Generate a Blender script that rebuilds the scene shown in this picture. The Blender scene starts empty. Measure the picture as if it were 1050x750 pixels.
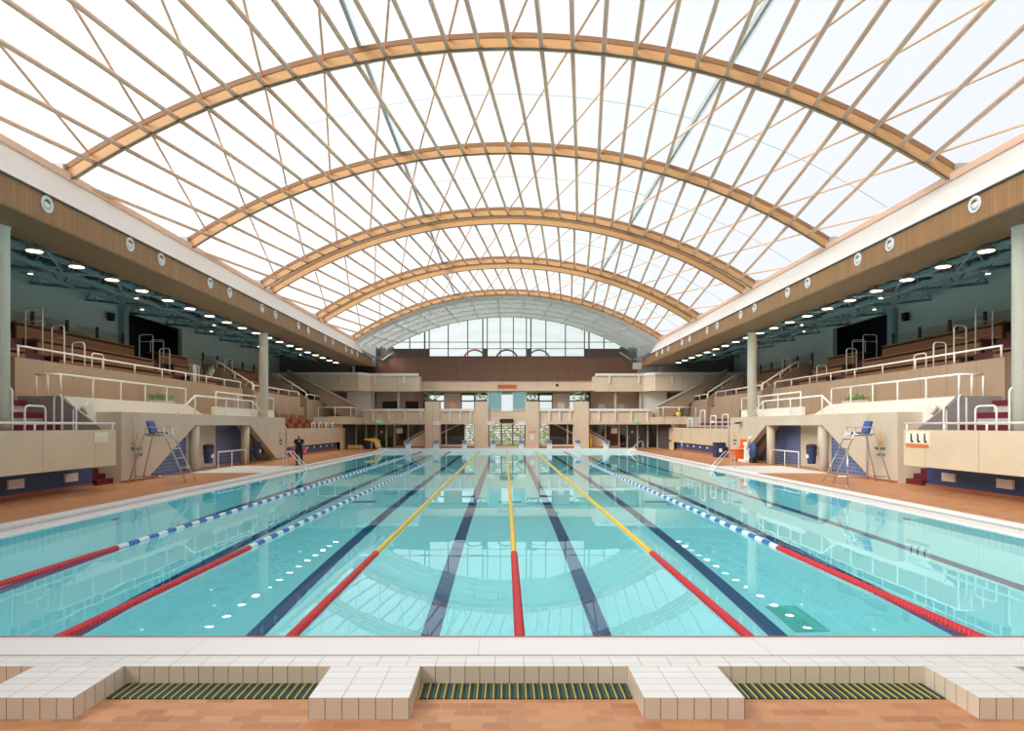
import bpy, math, random
from mathutils import Vector, Matrix
random.seed(7)
C = bpy.context.scene
COL = C.collection

# ------------------------------------------------------------------ camera
cam_d = bpy.data.cameras.new('camera')
cam = bpy.data.objects.new('camera', cam_d); COL.objects.link(cam)
cam.location = (-0.16, 0, 2.33); cam.rotation_euler = (math.pi/2, 0, 0)
cam_d.sensor_width = 36; cam_d.lens = 658/1050*36
cam_d.shift_x = 0.0066; cam_d.shift_y = 0.0586
cam_d.clip_end = 500
C.camera = cam
# ------------------------------------------------------------------ exposure
vs = C.view_settings
vs.view_transform = 'Standard'; vs.look = 'None'; vs.gamma = 1; vs.exposure = 0.35
vs.use_curve_mapping = False
cy = C.cycles
cy.max_bounces = 16; cy.diffuse_bounces = 7; cy.glossy_bounces = 8; cy.transmission_bounces = 10
cy.transparent_max_bounces = 24
cy.sample_clamp_indirect = 40; cy.use_denoising = True
cy.caustics_refractive = True; cy.caustics_reflective = True; cy.blur_glossy = 0.0
# ------------------------------------------------------------------ sky + sun
SUN_DIR = Vector((-0.70, -0.50, 0.47)).normalized()
w = bpy.data.worlds.new('sky'); C.world = w; w.use_nodes = True
nt = w.node_tree; nt.nodes.clear()
wo = nt.nodes.new('ShaderNodeOutputWorld'); bg = nt.nodes.new('ShaderNodeBackground')
tc = nt.nodes.new('ShaderNodeTexCoord')
dp = nt.nodes.new('ShaderNodeVectorMath'); dp.operation = 'DOT_PRODUCT'
dp.inputs[1].default_value = Vector((-0.72, 0.60, 0.36)).normalized()
rp = nt.nodes.new('ShaderNodeValToRGB')
nz = nt.nodes.new('ShaderNodeTexNoise'); nz.inputs['Scale'].default_value = 2.2; nz.inputs['Detail'].default_value = 4
mx = nt.nodes.new('ShaderNodeMix'); mx.data_type = 'RGBA'; mx.blend_type = 'MULTIPLY'; mx.inputs[0].default_value = 0.10
rp.color_ramp.elements[0].position = 0.0; rp.color_ramp.elements[0].color = (0.92, 0.955, 0.99, 1)
rp.color_ramp.elements[1].position = 1.0; rp.color_ramp.elements[1].color = (2.0, 1.95, 1.85, 1)
e = rp.color_ramp.elements.new(0.55); e.color = (0.94, 0.97, 0.995, 1)
e = rp.color_ramp.elements.new(0.86); e.color = (1.15, 1.16, 1.17, 1)
L = nt.links.new
L(tc.outputs['Generated'], dp.inputs[0]); L(dp.outputs['Value'], rp.inputs[0])
L(tc.outputs['Generated'], nz.inputs['Vector'])
L(rp.outputs[0], mx.inputs[6]); L(nz.outputs['Color'], mx.inputs[7])
L(mx.outputs[2], bg.inputs['Color']); bg.inputs['Strength'].default_value = 0.84
L(bg.outputs[0], wo.inputs[0])
sd = bpy.data.lights.new('sun', 'SUN'); sd.energy = 3.6; sd.angle = math.radians(38); sd.color = (1.0, 0.95, 0.87)
so = bpy.data.objects.new('sun', sd); COL.objects.link(so)
so.rotation_euler = SUN_DIR.to_track_quat('Z', 'Y').to_euler(); so.location = (-40, 25, 40)

# ------------------------------------------------------------------ materials
class NT:
    def __init__(s, name):
        s.m = bpy.data.materials.new(name); s.m.use_nodes = True
        s.t = s.m.node_tree; s.b = s.t.nodes['Principled BSDF']
    def n(s, typ, **kw):
        x = s.t.nodes.new(typ)
        for k, v in kw.items():
            if k in ('operation', 'data_type', 'blend_type', 'offset', 'offset_frequency', 'noise_dimensions', 'feature'): setattr(x, k, v)
            else: x.inputs[k].default_value = v
        return x
    def l(s, a, b): s.t.links.new(a, b)
    def pos(s): return s.n('ShaderNodeTexCoord').outputs['Object']
    def sep(s, v):
        x = s.n('ShaderNodeSeparateXYZ'); s.l(v, x.inputs[0]); return x
    def math(s, op, a, b=None):
        x = s.n('ShaderNodeMath', operation=op)
        for i, q in enumerate((a, b)):
            if q is None: continue
            if isinstance(q, (int, float)): x.inputs[i].default_value = q
            else: s.l(q, x.inputs[i])
        return x.outputs[0]
    def mix(s, f, a, b, mode='MIX'):
        x = s.n('ShaderNodeMix', data_type='RGBA', blend_type=mode)
        for i, q in ((0, f), (6, a), (7, b)):
            if isinstance(q, (int, float)): x.inputs[i].default_value = q
            elif isinstance(q, (tuple, list)): x.inputs[i].default_value = (*q[:3], 1)
            else: s.l(q, x.inputs[i])
        return x.outputs[2]
    def boxuv(s):
        """surface coordinates picked by the face normal: (x,y) on tops, (y,z) on x-faces, (x,z) on y-faces"""
        p = s.sep(s.pos()); g = s.n('ShaderNodeTexCoord'); nn = s.sep(g.outputs['Normal'])
        ax = s.math('GREATER_THAN', s.math('ABSOLUTE', nn.outputs[0]), .7)
        az = s.math('GREATER_THAN', s.math('ABSOLUTE', nn.outputs[2]), .7)
        def comb(a, b):
            c = s.n('ShaderNodeCombineXYZ'); s.l(p.outputs[a], c.inputs[0]); s.l(p.outputs[b], c.inputs[1]); return c.outputs[0]
        m1 = s.n('ShaderNodeMix', data_type='VECTOR'); s.l(ax, m1.inputs[0]); s.l(comb(0, 2), m1.inputs[4]); s.l(comb(1, 2), m1.inputs[5])
        m2 = s.n('ShaderNodeMix', data_type='VECTOR'); s.l(az, m2.inputs[0]); s.l(m1.outputs[1], m2.inputs[4]); s.l(comb(0, 1), m2.inputs[5])
        return m2.outputs[1]

def plain(name, col, rough=.5, metal=0, var=.08, scale=3.0, spec=.5):
    k = NT(name); k.b.inputs['Roughness'].default_value = rough; k.b.inputs['Metallic'].default_value = metal
    k.b.inputs['Specular IOR Level'].default_value = spec
    z = k.n('ShaderNodeTexNoise', Scale=scale, Detail=3.0); k.l(k.pos(), z.inputs['Vector'])
    k.l(k.mix(z.outputs['Fac'], [c*(1-var) for c in col], [min(1, c*(1+var)) for c in col]), k.b.inputs['Base Color'])
    return k.m
def tile(name, c1, c2, grout, bw, bh, gs=.006, rough=.35, offset=0.0, bias=0.0, shift=(0, 0)):
    k = NT(name); v = k.boxuv()
    mp = k.n('ShaderNodeMapping'); mp.inputs['Location'].default_value = (shift[0], shift[1], 0); k.l(v, mp.inputs['Vector'])
    b = k.n('ShaderNodeTexBrick', offset=offset, **{'Scale': 1.0, 'Mortar Size': gs, 'Mortar Smooth': .1, 'Bias': bias, 'Brick Width': bw, 'Row Height': bh,
        'Color1': (*c1, 1), 'Color2': (*c2, 1), 'Mortar': (*grout, 1)})
    k.l(mp.outputs[0], b.inputs['Vector'])
    z = k.n('ShaderNodeTexNoise', Scale=1.3, Detail=4.0); k.l(k.pos(), z.inputs['Vector'])
    k.l(k.mix(.22 if 'pool' not in name else .05, b.outputs['Color'], z.outputs['Fac'], 'SOFT_LIGHT'), k.b.inputs['Base Color'])
    k.b.inputs['Roughness'].default_value = rough
    bp = k.n('ShaderNodeBump', Strength=.25, Distance=.01); k.l(b.outputs['Fac'], bp.inputs['Height']); bp.invert = True
    k.l(bp.outputs[0], k.b.inputs['Normal'])
    return k.m
def strips(name, axis, size, c1, c2, groove, rough=.5, gw=.06):
    k = NT(name); p = k.sep(k.pos())
    f = k.math('MULTIPLY', p.outputs[axis], 1/size)
    wn = k.n('ShaderNodeTexWhiteNoise', noise_dimensions='1D'); k.l(k.math('FLOOR', f), wn.inputs['W'])
    base = k.mix(wn.outputs['Value'], c1, c2)
    mp = k.n('ShaderNodeMapping'); sc = [9, 9, 9]; sc[(axis+1) % 3] = .8; mp.inputs['Scale'].default_value = sc; k.l(k.pos(), mp.inputs['Vector'])
    z = k.n('ShaderNodeTexNoise', Scale=1.0, Detail=4.0); k.l(mp.outputs[0], z.inputs['Vector'])
    base = k.mix(.25, base, z.outputs['Fac'], 'SOFT_LIGHT')
    fr = k.math('LESS_THAN', k.math('FRACT', f), gw)
    k.l(k.mix(fr, base, groove), k.b.inputs['Base Color']); k.b.inputs['Roughness'].default_value = rough
    return k.m
def concrete(name, col, panel=2.4, rough=.85):
    k = NT(name); v = k.boxuv()
    z = k.n('ShaderNodeTexNoise', Scale=.8, Detail=6.0); k.l(k.pos(), z.inputs['Vector'])
    z2 = k.n('ShaderNodeTexNoise', Scale=28.0, Detail=3.0); k.l(k.pos(), z2.inputs['Vector'])
    base = k.mix(z.outputs['Fac'], [c*.86 for c in col], [min(1, c*1.12) for c in col])
    base = k.mix(.35, base, z2.outputs['Fac'], 'SOFT_LIGHT')
    b = k.n('ShaderNodeTexBrick', offset=0.0, **{'Scale': 1.0, 'Mortar Size': .012, 'Mortar Smooth': .0, 'Brick Width': panel, 'Row Height': 50.0,
        'Color1': (1, 1, 1, 1), 'Color2': (1, 1, 1, 1), 'Mortar': (.55, .52, .5, 1)})
    mp = k.n('ShaderNodeMapping'); mp.inputs['Location'].default_value = (.35, 20, 0); k.l(v, mp.inputs['Vector']); k.l(mp.outputs[0], b.inputs['Vector'])
    k.l(k.mix(1.0, base, b.outputs['Color'], 'MULTIPLY'), k.b.inputs['Base Color'])
    k.b.inputs['Roughness'].default_value = rough; k.b.inputs['Specular IOR Level'].default_value = .3
    return k.m
def glow(name, col, st):
    k = NT(name); k.b.inputs['Base Color'].default_value = (*col, 1)
    k.b.inputs['Emission Color'].default_value = (*col, 1); k.b.inputs['Emission Strength'].default_value = st
    return k.m
def pane(name, tint=(1, 1, 1), gloss=.08, diffuse=0.0, dcol=(1, 1, 1), rough=.02):
    k = NT(name); t = k.t; t.nodes.remove(k.b); out = t.nodes['Material Output']
    tr = k.n('ShaderNodeBsdfTransparent', Color=(*tint, 1)); gl = k.n('ShaderNodeBsdfGlossy', Roughness=rough)
    m = k.n('ShaderNodeMixShader', Fac=gloss); k.l(tr.outputs[0], m.inputs[1]); k.l(gl.outputs[0], m.inputs[2]); last = m
    if diffuse:
        tl = k.n('ShaderNodeBsdfTranslucent', Color=(*dcol, 1))
        m2 = k.n('ShaderNodeMixShader', Fac=diffuse); k.l(m.outputs[0], m2.inputs[1]); k.l(tl.outputs[0], m2.inputs[2]); last = m2
    k.l(last.outputs[0], out.inputs[0]); return k.m

M = {}
M['concrete'] = concrete('concrete', (.66, .54, .39))
M['concrete_plain'] = concrete('concrete_plain', (.61, .53, .415), panel=60)
M['concrete_pink'] = concrete('concrete_pink', (.36, .265, .192), panel=1.6)
M['concrete_far_lit'] = concrete('lightened_far_concrete', (.76, .63, .48), panel=3.4)  # concrete copy made lighter, standing in for light on the far building
M['room_pink_lit'] = concrete('lightened_pink_room_wall', (.74, .57, .47), panel=1.6)  # pink wall colour lightened in place of light inside the far rooms
M['white'] = plain('white_paint', (.86, .84, .80), .5, var=.04)
M['offwhite'] = plain('warm_white_plaster', (.83, .79, .72), .7, var=.04)
M['grey'] = plain('grey_plaster', (.30, .275, .265), .8)
M['light_grey'] = plain('light_grey_plaster', (.55, .53, .51), .8)
M['brick_deck'] = tile('orange_brick_paving', (.48, .185, .07), (.66, .30, .125), (.46, .30, .20), .22, .11, .007, .45, .5)
M['coping'] = tile('white_coping_tile', (.88, .87, .85), (.84, .83, .81), (.62, .60, .58), 2.6, .62, .004, .4, shift=(.4, .1))
M['white_tile'] = tile('white_glazed_tile', (.88, .87, .84), (.83, .81, .78), (.52, .47, .42), .25, .125, .004, .3)
M['face_tile'] = tile('cream_glazed_tile', (.80, .71, .58), (.74, .65, .52), (.30, .25, .21), .125, .5, .004, .35, shift=(0, .1))
M['gully'] = tile('gully_grate_tile', (.66, .66, .66), (.60, .60, .61), (.36, .36, .38), .08, .08, .008, .5)
M['pool_tile'] = tile('turquoise_pool_tile', (.42, .965, .995), (.40, .955, .99), (.36, .90, .96), .2, .1, .004, .3)
M['pool_wall_tile'] = tile('blue_pool_wall_tile', (.36, .93, .98), (.33, .90, .97), (.16, .60, .74), .2, .2, .009, .3)
M['lane_navy'] = plain('navy_lane_tile', (.002, .10, .26), .4)
M['blue_tile'] = tile('blue_wall_tile', (.075, .125, .30), (.09, .145, .33), (.30, .34, .46), .30, .16, .012, .3)
M['blue_paint'] = plain('dark_blue_paint', (.03, .075, .20), .5)
M['navy'] = plain('navy_plastic', (.02, .035, .10), .4)
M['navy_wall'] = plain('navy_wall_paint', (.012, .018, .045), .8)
M['wood_fascia'] = strips('wood_fascia_boards', 1, .16, (.32, .165, .07), (.385, .205, .09), (.22, .105, .045))
M['wood_soffit'] = strips('wood_soffit_boards', 0, .12, (.245, .165, .09), (.285, .19, .105), (.12, .08, .045))
M['wood_panel'] = strips('brown_wall_boards', 0, .15, (.17, .082, .05), (.20, .10, .06), (.11, .055, .035))
M['wood_bench'] = strips('bench_boards', 2, .24, (.205, .092, .038), (.25, .115, .05), (.10, .045, .02), .55, .05)
M['bench_shadow_gap'] = plain('painted_bench_shadow', (.06, .03, .018), .9)  # near-black brown paints the shadow gap under each seat board
M['glulam'] = plain('glued_laminated_timber', (.62, .34, .14), .55, var=.08, scale=5)
M['glulam_brown'] = plain('darker_glued_timber', (.28, .14, .06), .6)
M['glulam_dark'] = plain('dark_steel_edge', (.12, .10, .09), .5)
M['purlin'] = plain('pale_timber', (.95, .63, .47), .55, var=.07, scale=4)
M['cove'] = plain('white_roof_edge_lining', (.90, .87, .83), .8, var=.03)
M['steel'] = plain('brushed_steel', (.70, .70, .69), .25, 1.0)
M['grey_steel'] = plain('grey_painted_steel', (.42, .43, .43), .45)
M['white_steel'] = plain('white_painted_steel', (.88, .87, .84), .4, var=.02)
M['teal_steel'] = plain('blue_grey_truss_paint', (.32, .47, .53), .5)
M['teal_dark'] = plain('dark_teal_roof_deck', (.10, .17, .19), .7)
M['back_wall'] = plain('pale_grey_green_plaster', (.76, .82, .80), .8, var=.04)
M['cream_col'] = plain('cream_painted_column', (.80, .77, .66), .5, var=.03)
M['red'] = plain('red_float_plastic', (.62, .018, .03), .35)
M['yellow'] = plain('yellow_float_plastic', (.86, .58, .05), .35)
M['blue_float'] = plain('blue_float_plastic', (.03, .16, .50), .35)
M['white_float'] = plain('white_float_plastic', (.88, .89, .90), .35)
M['red_carpet'] = plain('dark_red_carpet', (.14, .009, .017), .9)
M['purple_carpet'] = plain('purple_carpet', (.10, .04, .055), .9)
M['base_red'] = plain('red_brown_skirting', (.42, .13, .075), .6)
M['orange'] = plain('orange_plastic', (.85, .16, .02), .4)
M['orange_paint'] = plain('orange_sign_paint', (.85, .42, .08), .6)
M['orange_sign'] = plain('orange_red_letters', (.70, .20, .06), .6)
M['green_paint'] = plain('dark_green_letters', (.06, .15, .13), .6)
M['block_blue'] = plain('grey_blue_block_top', (.14, .19, .36), .5)
M['seat_blue'] = plain('blue_seat_plastic', (.04, .09, .33), .4)
M['black'] = plain('black_plastic', (.015, .015, .017), .5)
M['cloth_black'] = plain('black_cloth', (.012, .014, .024), .85)
M['skin'] = plain('skin', (.45, .25, .17), .55)
M['pink'] = plain('pink_plastic', (.75, .06, .16), .5)
M['yellow_cloth'] = plain('yellow_cloth', (.85, .55, .02), .7)
M['leaf'] = plain('leaf_green', (.22, .34, .15), .5, var=.4, scale=8)
M['hedge'] = plain('pale_hedge_leaves', (.80, .88, .52), .7, var=.3, scale=2)
M['soil'] = plain('garden_ground', (.45, .50, .28), .9)
M['dark_glass'] = plain('dark_glass', (.04, .045, .045), .08, var=.3, scale=.6)
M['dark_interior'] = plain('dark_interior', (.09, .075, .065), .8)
M['frame'] = plain('pale_window_frame', (.55, .53, .49), .5)
M['dark_frame'] = plain('dark_window_frame', (.10, .105, .11), .5)
M['brown_seat'] = plain('brown_seat_plastic', (.27, .085, .03), .5)
M['lamp_glow'] = glow('lamp_glass', (1.0, .82, .58), 6)
M['porthole_white'] = plain('porthole_white', (.86, .87, .87), .4, var=.02)
M['porthole_shade'] = plain('porthole_shade', (.10, .115, .12), .5)  # dark tone of a flat segment that paints the shade inside each port
k = NT('grey_white_canopy_lining'); k.b.inputs['Base Color'].default_value = (.66, .70, .69, 1); k.b.inputs['Roughness'].default_value = .8
tl = k.n('ShaderNodeBsdfTranslucent', Color=(.60, .65, .65, 1)); ms = k.n('ShaderNodeMixShader', Fac=.28)
k.l(k.b.outputs[0], ms.inputs[1]); k.l(tl.outputs[0], ms.inputs[2]); k.l(ms.outputs[0], k.t.nodes['Material Output'].inputs[0]); M['soffit_grey'] = k.m
M['glass'] = pane('clear_glass', (.95, .98, .97), .06)
M['blue_glass'] = pane('pale_blue_glass', (.55, .82, .86), .06, .45, (.65, .88, .92))
M['rail_glass'] = pane('railing_glass', (.92, .95, .93), .07)
M['membrane'] = pane('roof_membrane', (.97, .98, 1.0), .02, .10, (.92, .94, .96), .3)
M['seam'] = pane('roof_seam_strip', (.62, .70, .72), .03, .3, (.7, .78, .8), .3)
M['sign_white'] = plain('white_sign_board', (.86, .86, .85), .5)
M['led_red'] = glow('red_led', (1, .05, .02), 1.5)
k = NT('pool_water'); k.t.nodes.remove(k.b)
gl = k.n('ShaderNodeBsdfGlass', Color=(.95, 1.0, 1.0, 1), IOR=1.333, Roughness=0.0)
z1 = k.n('ShaderNodeTexNoise', Scale=1.1, Detail=2.0); z2 = k.n('ShaderNodeTexNoise', Scale=.35, Detail=1.0)
k.l(k.pos(), z1.inputs['Vector']); k.l(k.pos(), z2.inputs['Vector'])
bp = k.n('ShaderNodeBump', Strength=.05, Distance=.02); k.l(k.math('ADD', z1.outputs['Fac'], k.math('MULTIPLY', z2.outputs['Fac'], 1.5)), bp.inputs['Height'])
k.l(bp.outputs[0], gl.inputs['Normal']); k.l(gl.outputs[0], k.t.nodes['Material Output'].inputs[0]); M['water'] = k.m
k = NT('grate_slats'); p = k.sep(k.pos()); f = k.math('FRACT', k.math('MULTIPLY', p.outputs[0], 1/.066))
c = k.mix(k.math('GREATER_THAN', f, .20), (.66, .50, .06), (.012, .03, .035)); c = k.mix(k.math('GREATER_THAN', f, .62), c, (.02, .12, .11))
k.l(k.mix(k.math('GREATER_THAN', f, .84), c, (.015, .03, .04)), k.b.inputs['Base Color']); M['grate'] = k.m

# ------------------------------------------------------------------ mesh builder
class MB:
    def __init__(s): s.v = []; s.f = []; s.mi = []; s.sm = []
    def add(s, vs, fs, mi=0, smooth=False):
        o = len(s.v); s.v += [tuple(q) for q in vs]
        for f in fs: s.f.append([i+o for i in f]); s.mi.append(mi); s.sm.append(smooth)
        return s
    def box(s, x0, x1, y0, y1, z0, z1, mi=0):
        x0, x1 = sorted((x0, x1)); y0, y1 = sorted((y0, y1)); z0, z1 = sorted((z0, z1))
        return s.add([(x0,y0,z0),(x1,y0,z0),(x1,y1,z0),(x0,y1,z0),(x0,y0,z1),(x1,y0,z1),(x1,y1,z1),(x0,y1,z1)],
              [(3,2,1,0),(4,5,6,7),(0,1,5,4),(1,2,6,5),(2,3,7,6),(3,0,4,7)], mi)
    def prism(s, poly, axis, a, b, mi=0):
        """poly: 2-D outline; axis 0: (y,z) along x; 1: (x,z) along y; 2: (x,y) along z"""
        def p3(q, t): return [(t, q[0], q[1]), (q[0], t, q[1]), (q[0], q[1], t)][axis]
        n = len(poly); vs = [p3(q, a) for q in poly] + [p3(q, b) for q in poly]
        fs = [list(range(n)), list(range(2*n-1, n-1, -1))] + [[i, (i+1) % n, (i+1) % n+n, i+n] for i in range(n)]
        return s.add(vs, fs, mi)
    def tube(s, pts, r, n=8, mi=0, rs=None, cap=True, closed=False):
        pts = [Vector(p) for p in pts]; m = len(pts); vs = []; up = None
        for i, p in enumerate(pts):
            if closed: d = pts[(i+1) % m]-pts[i-1]
            else: d = pts[min(i+1, m-1)]-pts[max(i-1, 0)]
            d.normalize()
            if up is None or abs(up.dot(d)) > .98: up = Vector((0,0,1)) if abs(d.z) < .9 else Vector((0,1,0))
            a = d.cross(up).normalized(); b = a.cross(d).normalized(); up = b
            rr = rs[i] if rs else r
            vs += [p+(a*math.cos(2*math.pi*k/n)+b*math.sin(2*math.pi*k/n))*rr for k in range(n)]
        fs = []
        for i in range(m if closed else m-1):
            j = (i+1) % m
            fs += [[i*n+k, i*n+(k+1) % n, j*n+(k+1) % n, j*n+k] for k in range(n)]
        s.add(vs, fs, mi, True)
        if cap and not closed:
            o = len(s.v)-len(vs)
            s.f += [[o+k for k in range(n-1, -1, -1)], [o+(m-1)*n+k for k in range(n)]]; s.mi += [mi, mi]; s.sm += [False, False]
        return s
    def lathe(s, c, prof, n=16, mi=0, axis=2):
        """profile [(r, h)] turned round an axis through c"""
        vs = []
        for r, h in prof:
            for k in range(n):
                a, b = r*math.cos(2*math.pi*k/n), r*math.sin(2*math.pi*k/n)
                q = [(h, a, b), (b, h, a), (a, b, h)][axis]; vs.append((c[0]+q[0], c[1]+q[1], c[2]+q[2]))
        m = len(prof); fs = [[i*n+k, i*n+(k+1) % n, (i+1)*n+(k+1) % n, (i+1)*n+k] for i in range(m-1) for k in range(n)]
        s.add(vs, fs, mi, True); o = len(s.v)-len(vs)
        s.f += [[o+k for k in range(n-1, -1, -1)], [o+(m-1)*n+k for k in range(n)]]; s.mi += [mi, mi]; s.sm += [False, False]
        return s
    def blob(s, c, rx, ry, rz, n=10, m=7, mi=0):
        return s.add([(c[0]+rx*math.sin(math.pi*i/m)*math.cos(2*math.pi*k/n), c[1]+ry*math.sin(math.pi*i/m)*math.sin(2*math.pi*k/n), c[2]-rz*math.cos(math.pi*i/m)) for i in range(m+1) for k in range(n)],
              [[i*n+k, i*n+(k+1) % n, (i+1)*n+(k+1) % n, (i+1)*n+k] for i in range(m) for k in range(n)], mi, True)
    def build(s, name, mats, parent=None, origin=None):
        if not isinstance(mats, (list, tuple)): mats = [mats]
        off = Vector((0, 0, 0))
        q = parent
        while q is not None: off += Vector(q.location); q = q.parent
        if origin is not None: off = off + Vector(origin)
        me = bpy.data.meshes.new(name)
        me.from_pydata([(x-off.x, y-off.y, z_-off.z) for x, y, z_ in s.v], [], s.f)
        for m_ in mats: me.materials.append(m_)
        me.polygons.foreach_set('material_index', s.mi); me.polygons.foreach_set('use_smooth', s.sm)
        import bmesh
        b = bmesh.new(); b.from_mesh(me); bmesh.ops.recalc_face_normals(b, faces=b.faces); b.to_mesh(me); b.free()
        o = bpy.data.objects.new(name, me); COL.objects.link(o)
        if origin is not None: o.location = origin
        if parent is not None: o.parent = parent
        return o
def tag(o, label=None, cat=None, group=None, kind=None):
    for k_, v_ in (('label', label), ('category', cat), ('group', group), ('kind', kind)):
        if v_: o[k_] = v_
    return o
def thing(name, label, cat, loc=(0, 0, 0), group=None):
    o = bpy.data.objects.new(name, None); COL.objects.link(o); o.location = loc; o.empty_display_size = .2
    return tag(o, label, cat, group)
def struct(name, mb, mats, label=None): return tag(mb.build(name, mats), label, None, None, 'structure')
def dup(root, loc, label=None, group=None):
    r = root.copy(); COL.objects.link(r); r.location = loc
    if label: r['label'] = label
    if group: r['group'] = group
    for ch in list(root.children):
        c_ = ch.copy(); COL.objects.link(c_); c_.parent = r
        for g in list(ch.children):
            d_ = g.copy(); COL.objects.link(d_); d_.parent = c_
    return r
def text(name, s, size, loc, rot, m, parent, ext=.004):
    cu = bpy.data.curves.new(name, 'FONT'); cu.body = s; cu.size = size; cu.extrude = ext; cu.align_x = 'CENTER'
    tmp = bpy.data.objects.new(name+'_curve', cu); COL.objects.link(tmp); cu.materials.append(m)
    bpy.context.view_layer.update()
    me = bpy.data.meshes.new_from_object(tmp.evaluated_get(bpy.context.evaluated_depsgraph_get()))
    bpy.data.objects.remove(tmp); bpy.data.curves.remove(cu)
    o = bpy.data.objects.new(name, me); COL.objects.link(o)
    if not me.materials: me.materials.append(m)
    if parent is not None: o.parent = parent; loc = Vector(loc)-Vector(parent.location)
    o.location = loc; o.rotation_euler = rot
    return o
SD = ((-1, 'left'), (1, 'right'))
ZD = .14            # deck level
PH = 10.55          # pool half width
Y0, Y1 = 6.17, 56.17  # pool ends
DEP = -2.2

# ================================================================== POOL
struct('floor_pool', MB().box(-PH, PH, Y0, Y1, DEP-.2, DEP), M['pool_tile'])
for s, nm in SD:
    struct('wall_pool_'+nm, MB().box(s*PH, s*(PH+.25), Y0-.2, Y1+.2, DEP-.2, -.02), M['pool_wall_tile'])
struct('wall_pool_near', MB().box(-PH-.25, PH+.25, Y0-.3, Y0, DEP-.2, .0), M['pool_wall_tile'])
struct('wall_pool_far', MB().box(-PH-.25, PH+.25, Y1, Y1+.3, DEP-.2, .0), M['pool_wall_tile'])
LX = [-8.75, -6.25, -3.75, -1.25, 1.25, 3.75, 6.25, 8.75]
for i, x in enumerate(LX):
    b = MB().box(x-.135, x+.135, Y0+1.6, Y1-2, DEP, DEP+.004).box(x-.5, x+.5, Y1-2.27, Y1-2, DEP, DEP+.0045).box(x-.5, x+.5, Y0+1.6, Y0+1.87, DEP, DEP+.0045)
    b.box(x-.135, x+.135, Y1-.012, Y1-.0, DEP+.3, -.05)
    struct('trim_lane_%d' % (i+1), b, M['lane_navy'])
for q, x in enumerate((-5, 0, 5)):
    tag(MB().box(x-.38, x+.38, 21.8, 22.15, DEP, DEP+.02).build('floor_drain', M['black']),
        ['black drain slot on the pool floor left of the centre', 'black drain slot on the pool floor under the middle yellow rope', 'black drain slot on the pool floor right of the centre'][q], 'drain', 'drains in the pool floor')
tag(MB().box(4.05, 4.55, 9.3, 10.4, DEP, DEP+.03).build('floor_grate', plain('green_grate', (.14, .62, .55), .5)), 'green grate lying on the pool floor beside a dark lane line near the camera', 'grate')
for s, nm in SD:
    for y in (17.1, 25.5):
        b = MB(); b.lathe((s*(PH-.03), y, -1.2), [(.16, 0), (.16, .03*s), (.12, .05*s)], 16, axis=0)
        tag(b.build('underwater_lamp', M['dark_frame']), '%s underwater lamp in the %s side wall of the pool' % ('nearer round' if y < 20 else 'farther round', nm), 'lamp', 'underwater lamps in the pool walls')
wat = MB(); wat.add([(-PH-.02, Y0-.02, 0), (PH+.02, Y0-.02, 0), (PH+.02, Y1+.02, 0), (-PH-.02, Y1+.02, 0)], [(0, 1, 2, 3)])
tag(wat.build('pool_water', M['water']), 'clear turquoise water filling the swimming pool', 'water', kind='stuff')

# deck and copings
struct('floor', MB().box(-23, 23, -8, 5.42, -.1, ZD).box(-23, -11.35, 5.42, 68, -.1, ZD).box(11.35, 23, 5.42, 68, -.1, ZD).box(-11.35, 11.35, Y1+1.1, 68, -.1, ZD), M['brick_deck'])
for s, nm in SD:
    struct('trim_coping_'+nm, MB().prism([(s*PH, -.06), (s*PH, .02), (s*(PH+.10), .045), (s*(PH+.36), .05), (s*(PH+.36), -.06)], 1, Y0, Y1), M['white'])
    struct('trim_gully_'+nm, MB().box(s*(PH+.36), s*(PH+.64), 5.42, Y1+.3, -.06, .075), M['gully'])
    struct('trim_edge_'+nm, MB().box(s*(PH+.64), s*11.36, 5.42, Y1+1.1, -.06, ZD+.006), M['white'])
struct('trim_coping_near', MB().box(-11.35, 11.35, 5.685, Y0, -.05, .30), M['coping'])
struct('trim_nosing_near', MB().box(-11.35, 11.35, 6.145, 6.172, .28, .304), M['base_red'])
struct('trim_channel_near', MB().box(-11.35, 11.35, 5.655, 5.685, -.05, .22), M['dark_frame'])
b = MB().box(-11.35, 11.35, 5.42, 5.655, -.05, .296)
tp = b.build('trim_ledge_near', [M['white_tile'], M['face_tile']]); tag(tp, kind='structure')
def top_side(o):
    for p_ in o.data.polygons: p_.material_index = 0 if p_.normal.z > .7 else 1
top_side(tp)
struct('trim_coping_far', MB().box(-11.35, 11.35, Y1, Y1+1.1, -.05, .30), M['coping'])
for q, x in enumerate((-3.75, -1.25, 1.25, 3.75)):
    o = MB().box(x-.377, x+.377, 4.78, 5.42, ZD, .30).build('starting_plinth', [M['white_tile'], M['face_tile']], None, (x-.377, 4.78, ZD)); top_side(o)
    tag(o, 'low white tiled plinth at the near pool end, ' + ['leftmost of four', 'second from left', 'third from left', 'rightmost of four'][q], 'plinth', 'tiled plinths at the near pool end')
for q, (xa, xb) in enumerate(((-6.0, -4.14), (-3.36, -1.64), (-.86, .86), (1.64, 3.36), (4.14, 6.0))):
    if q in (0, 4): continue
    b = MB(); x = xa+.01
    b.box(xa, xb, 5.13, 5.42, ZD, ZD+.006)
    while x < xb-.02:
        b.box(x, x+.026, 5.13, 5.42, ZD+.006, ZD+.012); x += .033
    tag(b.build('drain_grate', M['grate']), 'striped yellow and green drain grate at the near pool end, ' + ['', 'left one', 'middle one', 'right one'][q], 'grate', 'drain grates between the tiled plinths')

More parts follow.
